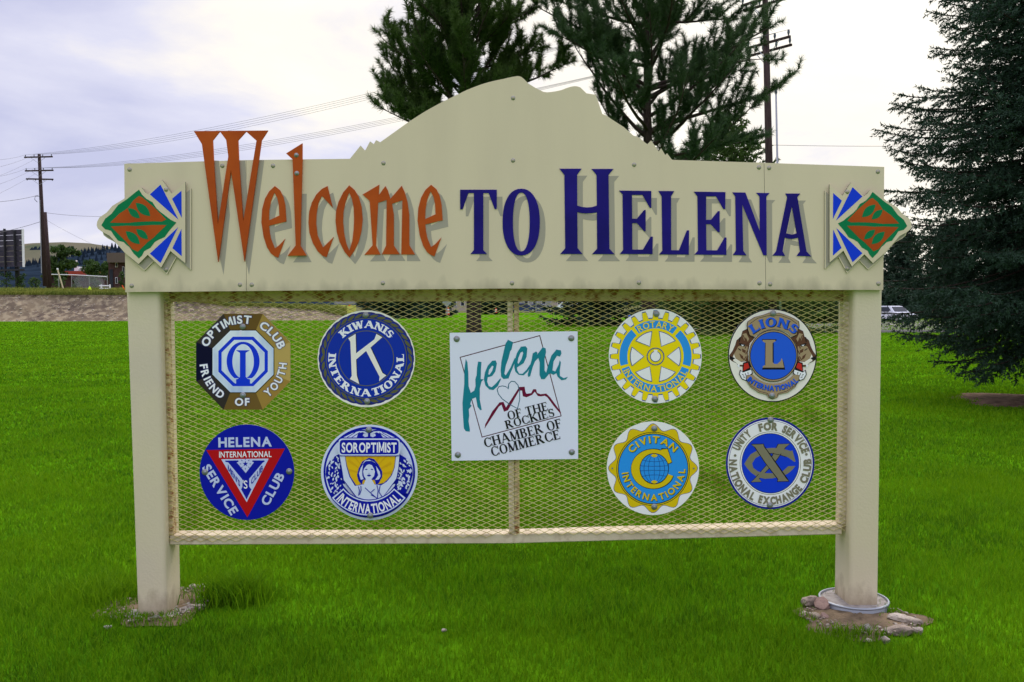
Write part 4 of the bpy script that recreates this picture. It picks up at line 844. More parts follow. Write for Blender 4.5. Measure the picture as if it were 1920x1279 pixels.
for sx in (1, -1):
    g = (lambda p: p) if sx == 1 else (lambda p: (1320-p[0], p[1]))
    mk = lambda m_, lp: q.poly('lion_head#%d' % sx, m_, [g(p) for p in lp])
    mk('black_ink', shrink(head, 1.035)); mk('lion_brown', head)
    mk('lion_tan', [(300, 500), (345, 480), (400, 500), (395, 600), (370, 650), (320, 655), (270, 620), (255, 580), (280, 540)])
    mk('lion_tan', [(345, 370), (385, 360), (415, 420), (400, 450), (380, 400), (365, 440), (350, 400)])
    mk('cream_enamel', [(255, 580), (275, 625), (330, 660), (385, 655), (350, 690), (300, 690), (275, 665), (250, 650), (245, 610)])
    mk('lion_brown', [(340, 520), (380, 540), (375, 570), (345, 555)]); mk('lion_brown', [(310, 570), (350, 600), (360, 640), (330, 620)])
    mk('black_ink', [(215, 600), (250, 612), (270, 622), (240, 640), (218, 632)]); mk('black_ink', [(308, 462), (375, 480), (370, 500), (320, 492)]); mk('letter_white', [(330, 480), (362, 484), (345, 497)])
    for a_, b_ in (((352, 380), (372, 430)), ((395, 470), (372, 520)), ((400, 540), (378, 580)), ((300, 520), (330, 540)), ((385, 600), (360, 640)), ((320, 400), (312, 450)), ((420, 430), (400, 470))): q.line('lion_head#%d' % sx, 'lion_brown' if a_[0] > 330 else 'black_ink', [g(a_), g(b_)], 9)
    mk('black_ink', [(350, 668), (400, 655), (432, 700), (425, 740), (345, 770)]); mk('lion_red', [(362, 680), (400, 668), (418, 720), (352, 752)]); mk('letter_white', [(290, 688), (316, 688), (312, 722), (298, 712)])
    mk('black_ink', [(318, 740), (345, 760), (440, 730), (452, 780), (400, 830), (385, 860), (335, 840), (308, 790)]); mk('letter_white', [(326, 752), (348, 770), (436, 740), (442, 775), (392, 822), (378, 850), (340, 832), (317, 788)])
    for a_, b_ in (((340, 790), (360, 800)), ((372, 778), (380, 800)), ((400, 765), (404, 790)), ((350, 815), (372, 820))): q.line('lion_head#%d' % sx, 'black_ink', [g(a_), g(b_)], 7)
low = [(400, 800), (480, 850), (560, 890), (660, 905), (760, 890), (850, 845), (925, 800), (955, 840), (925, 860), (880, 930), (810, 980), (715, 1000), (700, 1030), (650, 1050), (605, 1025), (600, 1000), (510, 975), (430, 920), (390, 850), (370, 850)]
low = [(388, 800)]+[(664+285*math.sin(R(a)), 600-285*math.cos(R(a))) for a in range(228, 131, -8)]+[(935, 800), (925, 850), (890, 920), (810, 978), (720, 995), (705, 1028), (655, 1048), (612, 1028), (600, 1000), (515, 978), (430, 920), (385, 850)]
q.poly('crest', 'black_ink', shrink(low, 1.02)); q.poly('crest', 'lion_tan', low); q.line('crest', 'black_ink', [(395, 850), (435, 910), (520, 965), (605, 988), (618, 1020)], 5); q.line('crest', 'black_ink', [(925, 850), (885, 910), (800, 965), (712, 988), (702, 1020)], 5)
q.poly('crest#2', 'black_ink', shrink(crest, 1.025)); q.poly('crest#2', 'lion_tan', crest); q.line('crest#2', 'black_ink', [(418, 262), (500, 205), (600, 180), (672, 172), (750, 180), (840, 212), (908, 262)], 5)
q.disc('roundel', 'black_ink', 663, 595, 256, 272); q.disc('roundel', 'lion_tan', 663, 595, 250, 265); q.disc('roundel', 'black_ink', 663, 595, 243, 251); q.disc('roundel', 'lion_blue', 663, 595, 236, 244)
Lp = [(552, 430), (684, 430), (684, 446), (655, 462), (655, 660), (672, 680), (705, 680), (738, 650), (750, 618), (758, 640), (775, 718), (552, 718), (552, 704), (580, 690), (583, 462), (552, 446)]
q.poly('initial', 'black_ink', [(x+(12 if x > 600 else -6), y+(22 if y > 600 else -8)) for x, y in Lp]); q.poly('initial', 'lion_tan', Lp)
for (m_, dx, f_) in (('black_ink', 7, flare), ('lion_blue', 0, flare)):
    q.arc('lettering', m_, 'LIONS', f_, 663+dx, 610+dx, 318, -40, 42, 96, .12)
    q.arc('lettering', m_, 'INTERNATIONAL', sb(.04), 663+dx*.5, 560+dx*.6, 398, 224, 139, 54, .10, True)
q.bolt(667, 153); q.bolt(654, 1012); q.done()

# --- wavy edged plaque
q = Plaque('club_plaque', 'round plaque with a wavy yellow rim and a yellow C around a globe', (1110, 770, .17204), 664, 630)
q.plate(ell(664, 628, 503, 510), 'white_enamel')
def wav(r0, amp): return [(665+(r0+amp*math.cos(a*12))*math.sin(a), 628-(r0+amp*math.cos(a*12))*math.cos(a)) for a in [2*math.pi*k/144 for k in range(144)]]
q.poly('rim', 'outline_navy', wav(455, 34)); q.poly('rim', 'civ_yellow', wav(449, 34))
q.disc('field', 'black_ink', 666, 635, 400, 402); q.disc('field', 'civ_yellow', 666, 635, 393, 395); q.disc('field', 'black_ink', 666, 635, 384, 385); q.disc('field', 'rot_blue', 666, 635, 376, 376)
C_ = [(668+243*math.sin(R(a)), 635-218*math.cos(R(a))) for a in np.linspace(24, -232+0, 40)]
Cl = [(820, 422), (868, 560), (838, 578), (800, 520)]
q.poly('initial', 'black_ink', [(755, 410), (828, 410), (876, 566), (832, 586)]+[(678+152*math.sin(R(a)), 633-168*math.cos(R(a))) for a in np.linspace(70, -250, 40)]+[(892, 712)]+[(668+246*math.sin(R(a)), 635-222*math.cos(R(a))) for a in np.linspace(-236, 20, 50)])
q.poly('initial', 'civ_yellow', [(770, 422), (822, 418), (868, 560), (838, 575)]+[(678+160*math.sin(R(a)), 633-170*math.cos(R(a))) for a in np.linspace(70, -250, 40)]+[(884, 712)]+[(665+238*math.sin(R(a)), 635-214*math.cos(R(a))) for a in np.linspace(-236, 20, 50)])
q.disc('globe', 'black_ink', 678, 632, 160, 168); q.disc('globe', 'rot_blue', 678, 632, 152, 160)
for k, rx in enumerate((62, 112)): q.poly('globe', 'line_blue', ell(678, 632, rx+3, 158, 36), [ell(678, 632, rx-3, 152, 36)])
q.line('globe', 'line_blue', [(678, 475), (678, 788)], 5)
for yy_, dy_ in ((540, 16), (600, 6), (655, -6), (715, -16)):
    hw = 152*math.sqrt(max(.05, 1-((yy_-632)/160)**2)); q.line('globe', 'line_blue', [(678+hw*t, yy_-dy_*(1-t*t)*-1) for t in (-1, -.6, -.2, .2, .6, 1)], 5)
q.poly('globe', 'civ_yellow', lens((640, 490), (716, 490), .25)); q.poly('globe', 'civ_yellow', lens((640, 776), (716, 776), .25))
for (m_, dx, b_) in (('black_ink', 5, .035), ('civ_yellow', 0, .03)):
    q.arc('lettering', m_, 'CIVITAN', sb(b_), 668+dx, 635+dx, 285, -53, 50, 76, .26); q.arc('lettering', m_, 'INTERNATIONAL', sb(b_), 668+dx, 635+dx, 345, 263, 90, 72, .24, True)
q.bolt(680, 194); q.bolt(679, 1048)
for x in (221, 1108): q.disc('rivet#%d' % x, 'bolt_metal', x, 628, 10)
q.done()

# --- XC plaque
q = Plaque('club_plaque', 'round white plaque with interlaced grey X and C on blue, lettered UNITY FOR SERVICE', (1330, 770, .17204), 663, 575)
q.plate(ell(663, 575, 482, 500), 'exc_rim'); q.disc('border', 'white_enamel', 663, 575, 462, 478); q.ring('border', 'exc_rim', 663, 575, 452, 468, 5); q.ring('border', 'grey_ink', 665, 573, 334, 345, 6); q.disc('field', 'black_ink', 665, 574, 314, 328); q.disc('field', 'exc_blue', 665, 574, 309, 322)
Cc = [(885, 440), (905, 432), (940, 555), (925, 558), (850, 505), (760, 478), (680, 468), (620, 475), (560, 485), (500, 520), (466, 575), (480, 625), (530, 662), (600, 680), (700, 682), (790, 668), (860, 605), (938, 603), (905, 645), (850, 690), (790, 715), (700, 735), (600, 742), (520, 722), (450, 672), (410, 625), (380, 580), (410, 530), (450, 475), (510, 440), (600, 412), (680, 405), (760, 408), (830, 425)]
q.poly('initial', 'grey_ink', Cc)
q.poly('initial', 'black_ink', [(745, 362), (885, 358), (840, 395), (715, 570), (545, 745), (572, 780), (445, 783), (490, 740), (648, 560)]); q.poly('initial', 'grey_ink', [(752, 366), (876, 362), (832, 395), (705, 570), (540, 742), (568, 775), (455, 778), (496, 742), (655, 560)])
q.line('initial', 'black_ink', [(560, 485), (600, 470), (680, 466), (760, 480), (840, 505)], 6)
q.poly('initial', 'grey_ink', [(600, 430), (700, 405), (800, 415), (890, 440), (880, 500), (790, 470), (700, 462)])
q.poly('initial', 'grey_ink', [(540, 668), (620, 682), (700, 682), (700, 737), (600, 742), (530, 725)])
q.poly('initial', 'black_ink', [(450, 362), (595, 360), (600, 385), (850, 735), (872, 772), (735, 776), (742, 748), (605, 570), (490, 400)]); q.poly('initial', 'grey_ink', [(458, 370), (588, 367), (592, 390), (838, 742), (862, 766), (744, 770), (750, 745), (613, 570), (500, 400)])
gl = sb(.06)
q.arc('lettering', 'grey_ink', 'UNITY', gl, 663, 574, 366, -68, -33, 80, .10); q.arc('lettering', 'grey_ink', 'FOR', gl, 663, 574, 366, -18, 12, 80, .10); q.arc('lettering', 'grey_ink', 'SERVICE', gl, 663, 574, 366, 20, 73, 80, .10)
q.arc('lettering', 'grey_ink', 'NATIONAL', gl, 663, 574, 444, 276, 205, 80, .08, True); q.arc('lettering', 'grey_ink', 'EXCHANGE', gl, 663, 574, 444, 198, 128, 80, .08, True); q.arc('lettering', 'grey_ink', 'CLUB', gl, 663, 574, 444, 121, 83, 80, .08, True)
q.disc('dot', 'grey_ink', 280, 488, 14); q.disc('dot#2', 'grey_ink', 1056, 476, 14)
q.bolt(668, 102); q.bolt(660, 1030); q.done()

# ================================================================== TREES
def needles(A, B, per_m, nl, nw, c0, c1, r_=rng, tip=0.0):
    A = np.asarray(A, float); B = np.asarray(B, float); D = B-A; ln = np.linalg.norm(D, axis=1); cnt = np.maximum(2, (ln*per_m).astype(int))
    idx = np.repeat(np.arange(len(A)), cnt); n = len(idx); d = D[idx]/ln[idx][:, None]; t = r_.uniform(0, 1, n)**(1-tip)
    p = A[idx]+D[idx]*t[:, None]
    rv = r_.normal(size=(n, 3)); pr = rv-d*np.sum(rv*d, 1)[:, None]; pr /= np.linalg.norm(pr, axis=1)[:, None]
    c = np.radians(r_.uniform(c0, c1, n)); dirn = d*np.cos(c)[:, None]+pr*np.sin(c)[:, None]
    w = np.cross(dirn, r_.normal(size=(n, 3))); w /= np.linalg.norm(w, axis=1)[:, None]
    L_ = nl*r_.uniform(.65, 1.15, n)[:, None]; V = np.stack([p-w*nw/2, p+w*nw/2, p+dirn*L_], 1).reshape(-1, 3)
    return V, np.arange(n*3).reshape(-1, 3)
def pine(name, label, base, H, h0, prof, nb, needle, seed, trunk_r, dens=230, lean=(0, 0), nl=.15, nw=.013, sub_n=9, extra=(), bare=.30, up=(8, 38)):
    rs = random.Random(seed); t = thing(name, label, 'tree', base)
    TR = MB(); pts = [(lean[0]*(h/H)**2, lean[1]*(h/H)**2, h) for h in np.linspace(-.1, H, 12)]
    TR.tube(pts, [trunk_r*(1.25 if i == 0 else 1)*(1-.88*i/11) for i in range(12)], 9, 'bark')
    BR = MB(); A, B = [], []
    def limb(p0, az, el, Ln, r0, cv):
        pts = [Vector(p0)]; e_ = el; a_ = az; k = 7
        for i in range(k):
            e_ += cv/k+rs.uniform(-5, 5); a_ += rs.uniform(-7, 7); d = Vector((math.cos(R(e_))*math.sin(R(a_)), math.cos(R(e_))*math.cos(R(a_)), math.sin(R(e_)))); pts.append(pts[-1]+d*Ln/k)
        BR.tube(pts, [r0*(1-.8*i/k) for i in range(k+1)], 5, 'bark', False); return pts, a_, e_
    items = []
    for i in range(nb):
        f_ = (i+rs.random())/nb; h = h0+(H-h0)*f_**.92; az = i*137.5+rs.uniform(-25, 25)
        items.append((h, az, prof((h-h0)/(H-h0), az)*rs.uniform(.72, 1.12), rs.uniform(*up)*(1+.5*f_)))
    for h, az, Ln, el in items+list(extra):
        p0 = (lean[0]*(h/H)**2, lean[1]*(h/H)**2, h); Ln = max(Ln, .4)
        pts, a_, e_ = limb(p0, az, el, Ln, .018+.016*Ln*.9, rs.uniform(-4, 18))
        def shoots(pa, az_, el_, ln_):
            m = max(1, int(ln_/.24)); p = Vector(pa); q = [p.copy()]
            for s_ in range(m):
                el_ += rs.uniform(-8, 16); az_ += rs.uniform(-18, 18); d = Vector((math.cos(R(el_))*math.sin(R(az_)), math.cos(R(el_))*math.cos(R(az_)), math.sin(R(el_))))
                n_ = p+d*(ln_/m); q.append(n_)
                if s_ >= m*.35-.2 or rs.random() < .4: A.append(p[:]); B.append(n_[:])
                if rs.random() < .75:
                    az2 = az_+rs.choice((-1, 1))*rs.uniform(30, 80); el2 = el_+rs.uniform(-25, 40); d2 = Vector((math.cos(R(el2))*math.sin(R(az2)), math.cos(R(el2))*math.cos(R(az2)), math.sin(R(el2))))
                    A.append(n_[:]); B.append((n_+d2*rs.uniform(.16, .32))[:])
                p = n_
            BR.tube(q, [.012]+[.006]*(len(q)-1), 3, 'bark', False)
        for k in range(sub_n):
            s_ = bare+(1-bare)*(k+rs.random())/sub_n; x = s_*7; i0 = min(int(x), 6); pa = pts[i0].lerp(pts[i0+1], x-i0)
            shoots(pa, a_+rs.choice((-1, 1))*rs.uniform(25, 75), e_+rs.uniform(-8, 30), Ln*rs.uniform(.16, .34)*(1.25-.5*s_)+.15)
        shoots(pts[-1], a_, e_, .35)
    V, T = needles(A, B, dens, nl, nw, 18, 82)
    TR.obj('trunk', t, True); BR.obj('branches', t, True); tri_mesh('crown', V, T, needle, parent=t); return t
# pine with its trunk seen below the header
b = gp(889, 668); top = 12.5
pine('pine_tree', 'dense pine behind the left slope of the mountain outline, its trunk above the square plaque', (b.x, b.y, 0), 11.8, 5.9,
     lambda f, az: 3.05*(1-.30*f)*(1 if f < .6 else (1-(f-.6)*1.6)), 62, 'pine_needle', 5, .25, dens=370, sub_n=15, lean=(-.35, 0), up=(18, 48), nl=.20, nw=.017, extra=[(5.9, -92, 3.1, 20), (6.6, -85, 3.3, 26), (7.3, -97, 3.1, 30), (6.2, -104, 2.8, 14), (6.9, 80, 2.3, 30), (7.9, -90, 2.9, 34)])
b2 = gp(1216, 668)
pine('pine_tree', 'open crowned pine behind the right slope of the mountain outline, long limb reaching the pole', (b2.x, b2.y, 0), 12.5, 4.5,
     lambda f, az: 3.3*(1-.25*f)*(.9 if f < .2 else 1), 50, 'pine_needle_blue', 21, .24, dens=330, sub_n=14, lean=(-.15, 0), up=(4, 40), nl=.20, nw=.016,
     extra=[(5.3, 88, 3.7, 14), (6.6, 95, 4.0, 22), (7.6, 84, 4.2, 26), (5.6, -92, 3.0, 14), (7.9, 75, 4.0, 24), (8.7, -84, 3.6, 20)])

def spruce(name, label, base, H, h0, Rf, seed, needle, wh=.30, nb=8, tw=.10, per_m=75, nl=.045, nw=.013, trunk_r=.2, tmat='bark', droop=-14, thick=1.0, hmax=None):
    rs = random.Random(seed); t = thing(name, label, 'tree', base); TR = MB(); TR.tube([(0, 0, -.1), (0, 0, H*.5), (0, 0, H*.97)], [trunk_r, trunk_r*.55, .02], 8, tmat)
    BR = MB(); A, B = [], []; h = h0; k = 0
    while h < min(H*.97, hmax or 1e9):
        Lr = Rf(h)
        for j in range(nb):
            az = R(360*j/nb+k*47+rs.uniform(-18, 18)); Ln = Lr*rs.uniform(.74, 1.10); hh = h+rs.uniform(-.12, .12); f_ = (h-h0)/(H-h0)
            el = R(droop+34*f_+rs.uniform(-6, 6)); n = max(3, int(Ln/.22)); p = Vector((0, 0, hh)); q = [p.copy()]; dirs = []
            for i in range(n):
                e2 = el+R(26)*((i/n)**2)-R(6)*math.sin(math.pi*i/n); d = Vector((math.cos(e2)*math.sin(az), math.cos(e2)*math.cos(az), math.sin(e2))); p = p+d*(Ln/n); q.append(p.copy()); dirs.append(d)
            BR.tube(q, [.02*thick*(1-.8*i/n)+.003 for i in range(n+1)], 4, tmat, False)
            s_ = .12*Ln; side = 1
            while s_ < Ln:
                i0 = min(int(s_/Ln*n), n-1); fr = s_/Ln*n-i0; pa = q[i0].lerp(q[i0+1], fr); d = dirs[i0]; sd_ = Vector((d.y, -d.x, 0)).normalized()*side
                tl = min(.62, .5*(Ln-s_)+.14)*rs.uniform(.7, 1.15); dd = (d*.72+sd_*.75+Vector((0, 0, rs.uniform(-.75, .02)))).normalized()
                m1 = pa+dd*tl*.55; m2 = m1+(dd+Vector((0, 0, rs.uniform(-.25, .15)))).normalized()*tl*.45
                A.append(pa[:]); B.append(m1[:]); A.append(m1[:]); B.append(m2[:])
                for _ in range(2 if tl > .25 else 1):
                    fs_ = rs.uniform(.2, .8); pb = pa.lerp(m2, fs_); d3 = (dd*.7+d*.5+sd_*rs.uniform(-.6, .6)+Vector((0, 0, rs.uniform(-.9, .1)))).normalized(); A.append(pb[:]); B.append((pb+d3*tl*rs.uniform(.3, .5))[:])
                s_ += tw*rs.uniform(.7, 1.3); side = -side
            A.append(q[-2][:]); B.append((q[-1]+dirs[-1]*.08)[:])
            if Ln > 1.2:
                for i in range(1, n): A.append(q[i][:]); B.append(q[i+1 if i+1 <= n else n][:])
        h += wh*(1 if h < 4 else 1.1); k += 1
    V, T = needles(A, B, per_m, nl, nw, 25, 70)
    TR.obj('trunk', t, True); BR.obj('branches', t, True); tri_mesh('crown', V, T, needle, parent=t); return t
bs = gp(1975, 757)
spruce('blue_spruce', 'big dark blue spruce at the right edge, branches nearly touching the lawn', (bs.x, bs.y, 0), 10.5, 1.12,
       lambda h: (1.9+.75*min(1, (h-.9)/1.2) if h < 2.6 else 2.50 if h < 3.8 else max(.1, 2.50-(h-3.8)*.36)), 4, 'spruce_needle', wh=.20, nb=11, tw=.075, per_m=66, nl=.064, nw=.022, trunk_r=.2, hmax=8.6)
# conifers farther off: coarser needles
def far_spruce(px, pyb, pyt, wpx, Y, label, seed, needle='spruce_needle', base_z=None, low=.03):
    p = at(px, pyb, Y); z = p.z if base_z is None else base_z; H = at(px, pyt, Y).z-z; rad = wpx/2*(Y-CAM[1])/F; s = max(1.0, (Y-CAM[1])/26)
    return spruce('conifer', label, (p.x, Y, z), H, H*low+.1, lambda h: max(.15, rad*(1-(h/H))**.8), seed, needle, wh=H/24, nb=11, tw=.15*s, per_m=30/s**.5, nl=.13*s, nw=.055*s, trunk_r=.12+.01*H, droop=-8)
far_spruce(1368, 645, 188, 430, 44, 'bushy conifer between the open crowned pine and the tall pole', 31, 'pine_needle')
far_spruce(1118, 606, 300, 200, 62, 'dark spruce seen through the grille left of the gear plaque', 33)
far_spruce(1272, 618, 360, 210, 58, 'dark spruce seen through the grille between the gear and lion plaques', 34)
far_spruce(1395, 618, 330, 190, 62, 'dark spruce seen through the grille behind the lion plaque', 35)
far_spruce(1505, 604, 360, 190, 70, 'dark spruce seen through the grille right of the lion plaque', 36, 'pine_needle')
far_spruce(740, 590, 420, 150, 105, 'dark conifer through the grille above and right of the K plaque', 37)
far_spruce(800, 590, 440, 110, 112, 'dark conifer through the grille left of the near pine trunk', 38)
far_spruce(925, 582, 470, 100, 150, 'dark conifer through the grille between the pine trunk and the centre rail', 39)
far_spruce(1690, 600, 395, 130, 96, 'dark conifer behind the white car', 40)
far_spruce(1780, 600, 400, 150, 100, 'dark conifer behind the lowest spruce branches', 41)
far_spruce(1905, 600, 380, 160, 104, 'dark conifer farthest right beyond the road', 42)

def leafy(name, label, px, pyb, pyt, wpx, Y, seed, n=1500, cat='tree', size=.30, matn='leaf', z0=None):
    p = at(px, pyb, Y); z = p.z if z0 is None else z0; H = at(px, pyt, Y).z-z; rad = wpx/2*(Y-CAM[1])/F; r5 = np.random.default_rng(seed); t = thing(name, label, cat, (p.x, Y, z))
    K = 22; cc = np.stack([r5.normal(0, .42, K)*rad, r5.normal(0, .42, K)*rad, H*(r5.uniform(.22 if cat == 'tree' else .1, .86, K))], 1); cr_ = rad*r5.uniform(.22, .45, K)*(1.15-.5*cc[:, 2]/H)
    i = r5.integers(0, K, n); d = r5.normal(size=(n, 3)); d /= np.linalg.norm(d, axis=1)[:, None]; P = cc[i]+d*(cr_[i]*r5.uniform(.5, 1.1, n))[:, None]*np.array([1, 1, .8]); P[:, 2] = np.clip(P[:, 2], .02, None)
    a = r5.normal(size=(n, 3)); b_ = r5.normal(size=(n, 3)); a /= np.linalg.norm(a, axis=1)[:, None]; b_ /= np.linalg.norm(b_, axis=1)[:, None]
    V = np.stack([P-a*size*.5, P+b_*size*.5, P+a*size*.5], 1).reshape(-1, 3)
    mb = MB(); mb.tube([(0, 0, -.2), (0, 0, H*.4), (rad*.1, 0, H*.75)], [H*.03, H*.02, .02], 6, 'grey_bark')
    for k in range(7): mb.tube([(0, 0, H*(.2+.06*k)), tuple(cc[k])], [H*.012, .01], 4, 'grey_bark', False)
    mb.obj('trunk' if cat == 'tree' else 'stem', t, True); tri_mesh('crown' if cat == 'tree' else 'foliage', V, np.arange(3*n).reshape(-1, 3), matn, parent=t); return t

# ================================================================== LEFT BACKGROUND: bank, hills, poles
def noise(x, y, s): return math.sin(x*s*1.7+math.sin(y*s*2.3)*1.4)*.5+math.sin(y*s*2.9+math.sin(x*s*1.9+2)*1.7)*.5
BY0 = e1.y
def bank_top(px): return float(np.interp(px, [-400, 240, 330, 430, 500, 560, 600, 645, 670], [551, 552, 561, 573, 574, 578, 581, 592, 600]))
def grid(name, rows, cols, fn, mats_, kind):
    mb = MB(); vs_ = [fn(i, j) for i in range(rows) for j in range(cols)]
    mb.add(vs_, [(i*cols+j, i*cols+j+1, (i+1)*cols+j+1, (i+1)*cols+j) for i in range(rows-1) for j in range(cols-1)], mats_); return struct(mb.obj(name, smooth=True), kind)
pxs = np.linspace(-420, 668, 260)
def crest_z(px): return max(.03, at(px, bank_top(px), BY0+4.6).z)
def bank_pt(i, j):
    px = pxs[j]; s_ = i/12; x = at(px, 600, BY0).x; zt_ = crest_z(px); yy = BY0-.3+s_*4.9; prof_ = s_**1.1 if s_ < 1 else 1
    n_ = noise(x, yy, .9)*.16+noise(x, yy, 2.7)*.08+noise(x, yy, .25)*.3
    return (x*(1+(yy-BY0)/(BY0+4.3)), yy, max(-.05, zt_*prof_+n_*min(1, zt_)*math.sin(math.pi*min(1, s_+.02))-.02))
grid('gravel_bank', 13, 260, bank_pt, 'bank_gravel', 'structure')
def bank_height(px, Y):
    t_ = min(1, max(0, (Y-(BY0+4.6))/26)); zt_ = crest_z(px); zf = at(min(px, 640), 540 if px < 330 else 572, BY0+31).z
    return zt_*(1-t_)+max(.2, zf)*t_
def top_pt(i, j):
    px = pxs[j]; Y = BY0+4.5+(i/14)**1.3*70; x = at(px, 600, Y).x; return (x, Y, bank_height(px, Y)+noise(x, Y, .8)*.10*min(1, crest_z(px))-.02)
grid('bank_top_grass', 15, 260, top_pt, 'dry_grass', 'structure')
# stones lying on the bank and tall dry grass on its edge
cs = []
for _ in range(900):
    px = random.uniform(-40, 640); j = int(np.searchsorted(pxs, px)); i = random.randrange(0, 11); p = bank_pt(i, min(j, 259)); q = bank_pt(i+1, min(j, 259)); f_ = random.random()
    cs.append((p[0]+random.uniform(-.1, .1), p[1]*(1-f_)+q[1]*f_, p[2]*(1-f_)+q[2]*f_+.02, random.choice([.05, .06, .08, .08, .14])))
chips('scattered_stones', cs, 'pale_stone', 44, 'pale stones scattered over the grey gravel bank')
n = 26000; px_ = rng.uniform(-60, 650, n); Yr = BY0+3.9+rng.uniform(0, 1, n)**2*22; X = np.empty(n); Z = np.empty(n)
for k in range(n): X[k] = at(px_[k], 600, Yr[k]).x; Z[k] = bank_height(px_[k], Yr[k])
V, T = blades(n, X, Yr, rng.uniform(.18, .5, n), rng.uniform(.04, .09, n), .8); V = V.reshape(n, 5, 3); V[:, :, 2] += Z[:, None]-.06
g2 = tri_mesh('tall_grass', V.reshape(-1, 3), T, 'dry_grass'); struct(g2, 'stuff'); tag(g2, 'dry yellowish grass along the top of the gravel bank', 'grass')

def hill(name, Y, prof_, matn, spikes=0, back=600):
    pxs_ = np.linspace(prof_[0][0], prof_[-1][0], 160); mb = MB(); vs_ = []; rs = random.Random(5)
    for px in pxs_:
        py = float(np.interp(px, [p[0] for p in prof_], [p[1] for p in prof_])); a = at(px, py, Y)
        vs_ += [(a.x, Y-900, -5), (a.x, Y-320, a.z*.55), (a.x, Y, a.z), (a.x, Y+back, a.z*.4), (a.x, Y+back+900, -5)]
    fs = [(i*5+k, (i+1)*5+k, (i+1)*5+k+1, i*5+k+1) for i in range(159) for k in range(4)]; mb.add(vs_, fs, matn)
    o = struct(mb.obj(name, smooth=True))
    return o
hill('tan_hill', 2600, [(-900, 500), (-300, 470), (0, 462), (60, 456), (120, 454), (165, 456), (205, 462), (240, 470), (330, 492), (600, 540)], 'tan_hill')
hill('forest_hill', 2000, [(-900, 530), (-100, 505), (100, 492), (150, 478), (190, 469), (235, 463), (330, 458), (480, 462), (640, 480), (900, 520), (1300, 545), (1900, 556), (2400, 560)], 'forest_hill')
mb = MB(); rs = random.Random(8)
fp = [(60, 496), (150, 478), (190, 469), (235, 463), (330, 458), (480, 462), (640, 480)]
for k in range(420):
    px = rs.uniform(60, 640); Yt = 2000-rs.random()**2*300; t_ = (2000-Yt)/320; pz = at(px, float(np.interp(px, [p[0] for p in fp], [p[1] for p in fp])), 2000); x = pz.x; z = pz.z*(1-.45*t_); hh = rs.uniform(8, 17); w = hh*.22
    mb.add([(x-w, Yt-w, z-3), (x+w, Yt-w, z-3), (x+w, Yt+w, z-3), (x-w, Yt+w, z-3), (x, Yt, z+hh)], [(0, 1, 4), (1, 2, 4), (2, 3, 4), (3, 0, 4)], 'forest_hill')
for k in range(60):
    px = rs.uniform(-20, 140); pz = at(px, 468+rs.random()*20, 2500); w = 9; mb.add([(pz.x-w, 2490, pz.z-4), (pz.x+w, 2490, pz.z-4), (pz.x, 2500, pz.z+12)], [(0, 1, 2)], 'forest_hill')
o = struct(mb.obj('hillside_forest'), 'stuff'); tag(o, 'dark conifer forest along the distant hill skyline', 'forest')

leafy('leafy_tree', 'round green tree beside the leaning utility poles at left', 118, 536, 452, 50, 150, 51, 2600, size=.8)
leafy('leafy_tree', 'smaller dark tree between the leaning poles and the brick building', 176, 532, 484, 44, 160, 52, 1500, size=.7)
leafy('leafy_tree', 'dark leafy tree touching the left edge of the brick building', 202, 536, 486, 26, 152, 53, 1200, size=.6)
leafy('leafy_tree', 'small bushy tree left of the leafy trees, behind the poles', 96, 532, 478, 26, 170, 50, 900, size=.6)
for px, pyt, w, lb in [(12, 507, 34, 'low green bush under the billboard, at the picture edge'), (38, 510, 26, 'low bush right of the billboard post'), (66, 516, 24, 'low bush at the foot of the leaning poles'), (110, 519, 20, 'small bush just right of the leaning poles'), (142, 518, 16, 'small round bush behind the mesh fence'), (178, 520, 16, 'round dark bush near the fence end post'), (228, 503, 14, 'dark shrub in front of the brick building')]:
    leafy('bush', lb, px, 540, pyt, w, 122, int(px)+60, 420, 'bush', size=.30)

# utility poles ---------------------------------------------------------------
def crossarm(mb_parent, p, ang, ln, parent, up_ins=True, n_ins=4):
    rot = Matrix.Rotation(ang, 3, 'Z'); mb = MB(); mb.box(p, (ln, .13, .18) if ln > 3 else (ln, .09, .10), 'pole_wood', rot); a = part('crossarm', mb, parent)
    for k in range(n_ins):
        mb = MB(); t_ = -.46+.92*k/(n_ins-1); c_ = Vector(p)+rot @ Vector((ln*t_, 0, .06)); s_ = 1 if up_ins else -1
        mb.tube([c_, c_+Vector((0, 0, .14*s_)), c_+Vector((0, 0, .26*s_))], [.02, .06, .045], 6, 'insulator'); part('insulator', mb, a)
    mb = MB()
    for s_ in (-1, 1): mb.tube([Vector(p)+rot @ Vector((s_*ln*.28, -.08, -.05)), Vector(p)+rot @ Vector((0, -.12, -.75))], .02, 4, 'pole_metal')
    part('brace', mb, a)
    return [Vector(p)+rot @ Vector((ln*(-.46+.92*k/(n_ins-1)), 0, .32 if up_ins else -.2)) for k in range(n_ins)]
PY = 112
def pole(label, px0, py0, px1, py1, Y, r_, zb_=None):
    a = at(px0, py0, Y); b_ = at(px1, py1, Y); zb = b_.z-.6 if zb_ is None else zb_; t = thing('utility_pole', label, 'utility pole', (b_.x, Y, zb+.1))
    mb = MB(); d = (a-b_)/(a.z-b_.z); b2_ = b_+d*(zb-b_.z); mb.tube([b2_, b2_.lerp(a, .5), a], [r_*1.25, r_*1.05, r_*.8], 10, 'pole_wood'); part('pole', mb, t, True); return t, a, b2_
tp, a, b_ = pole('tall weathered utility pole with three crossarms at far left', 73.5, 289, 84.5, 528, PY, .24)
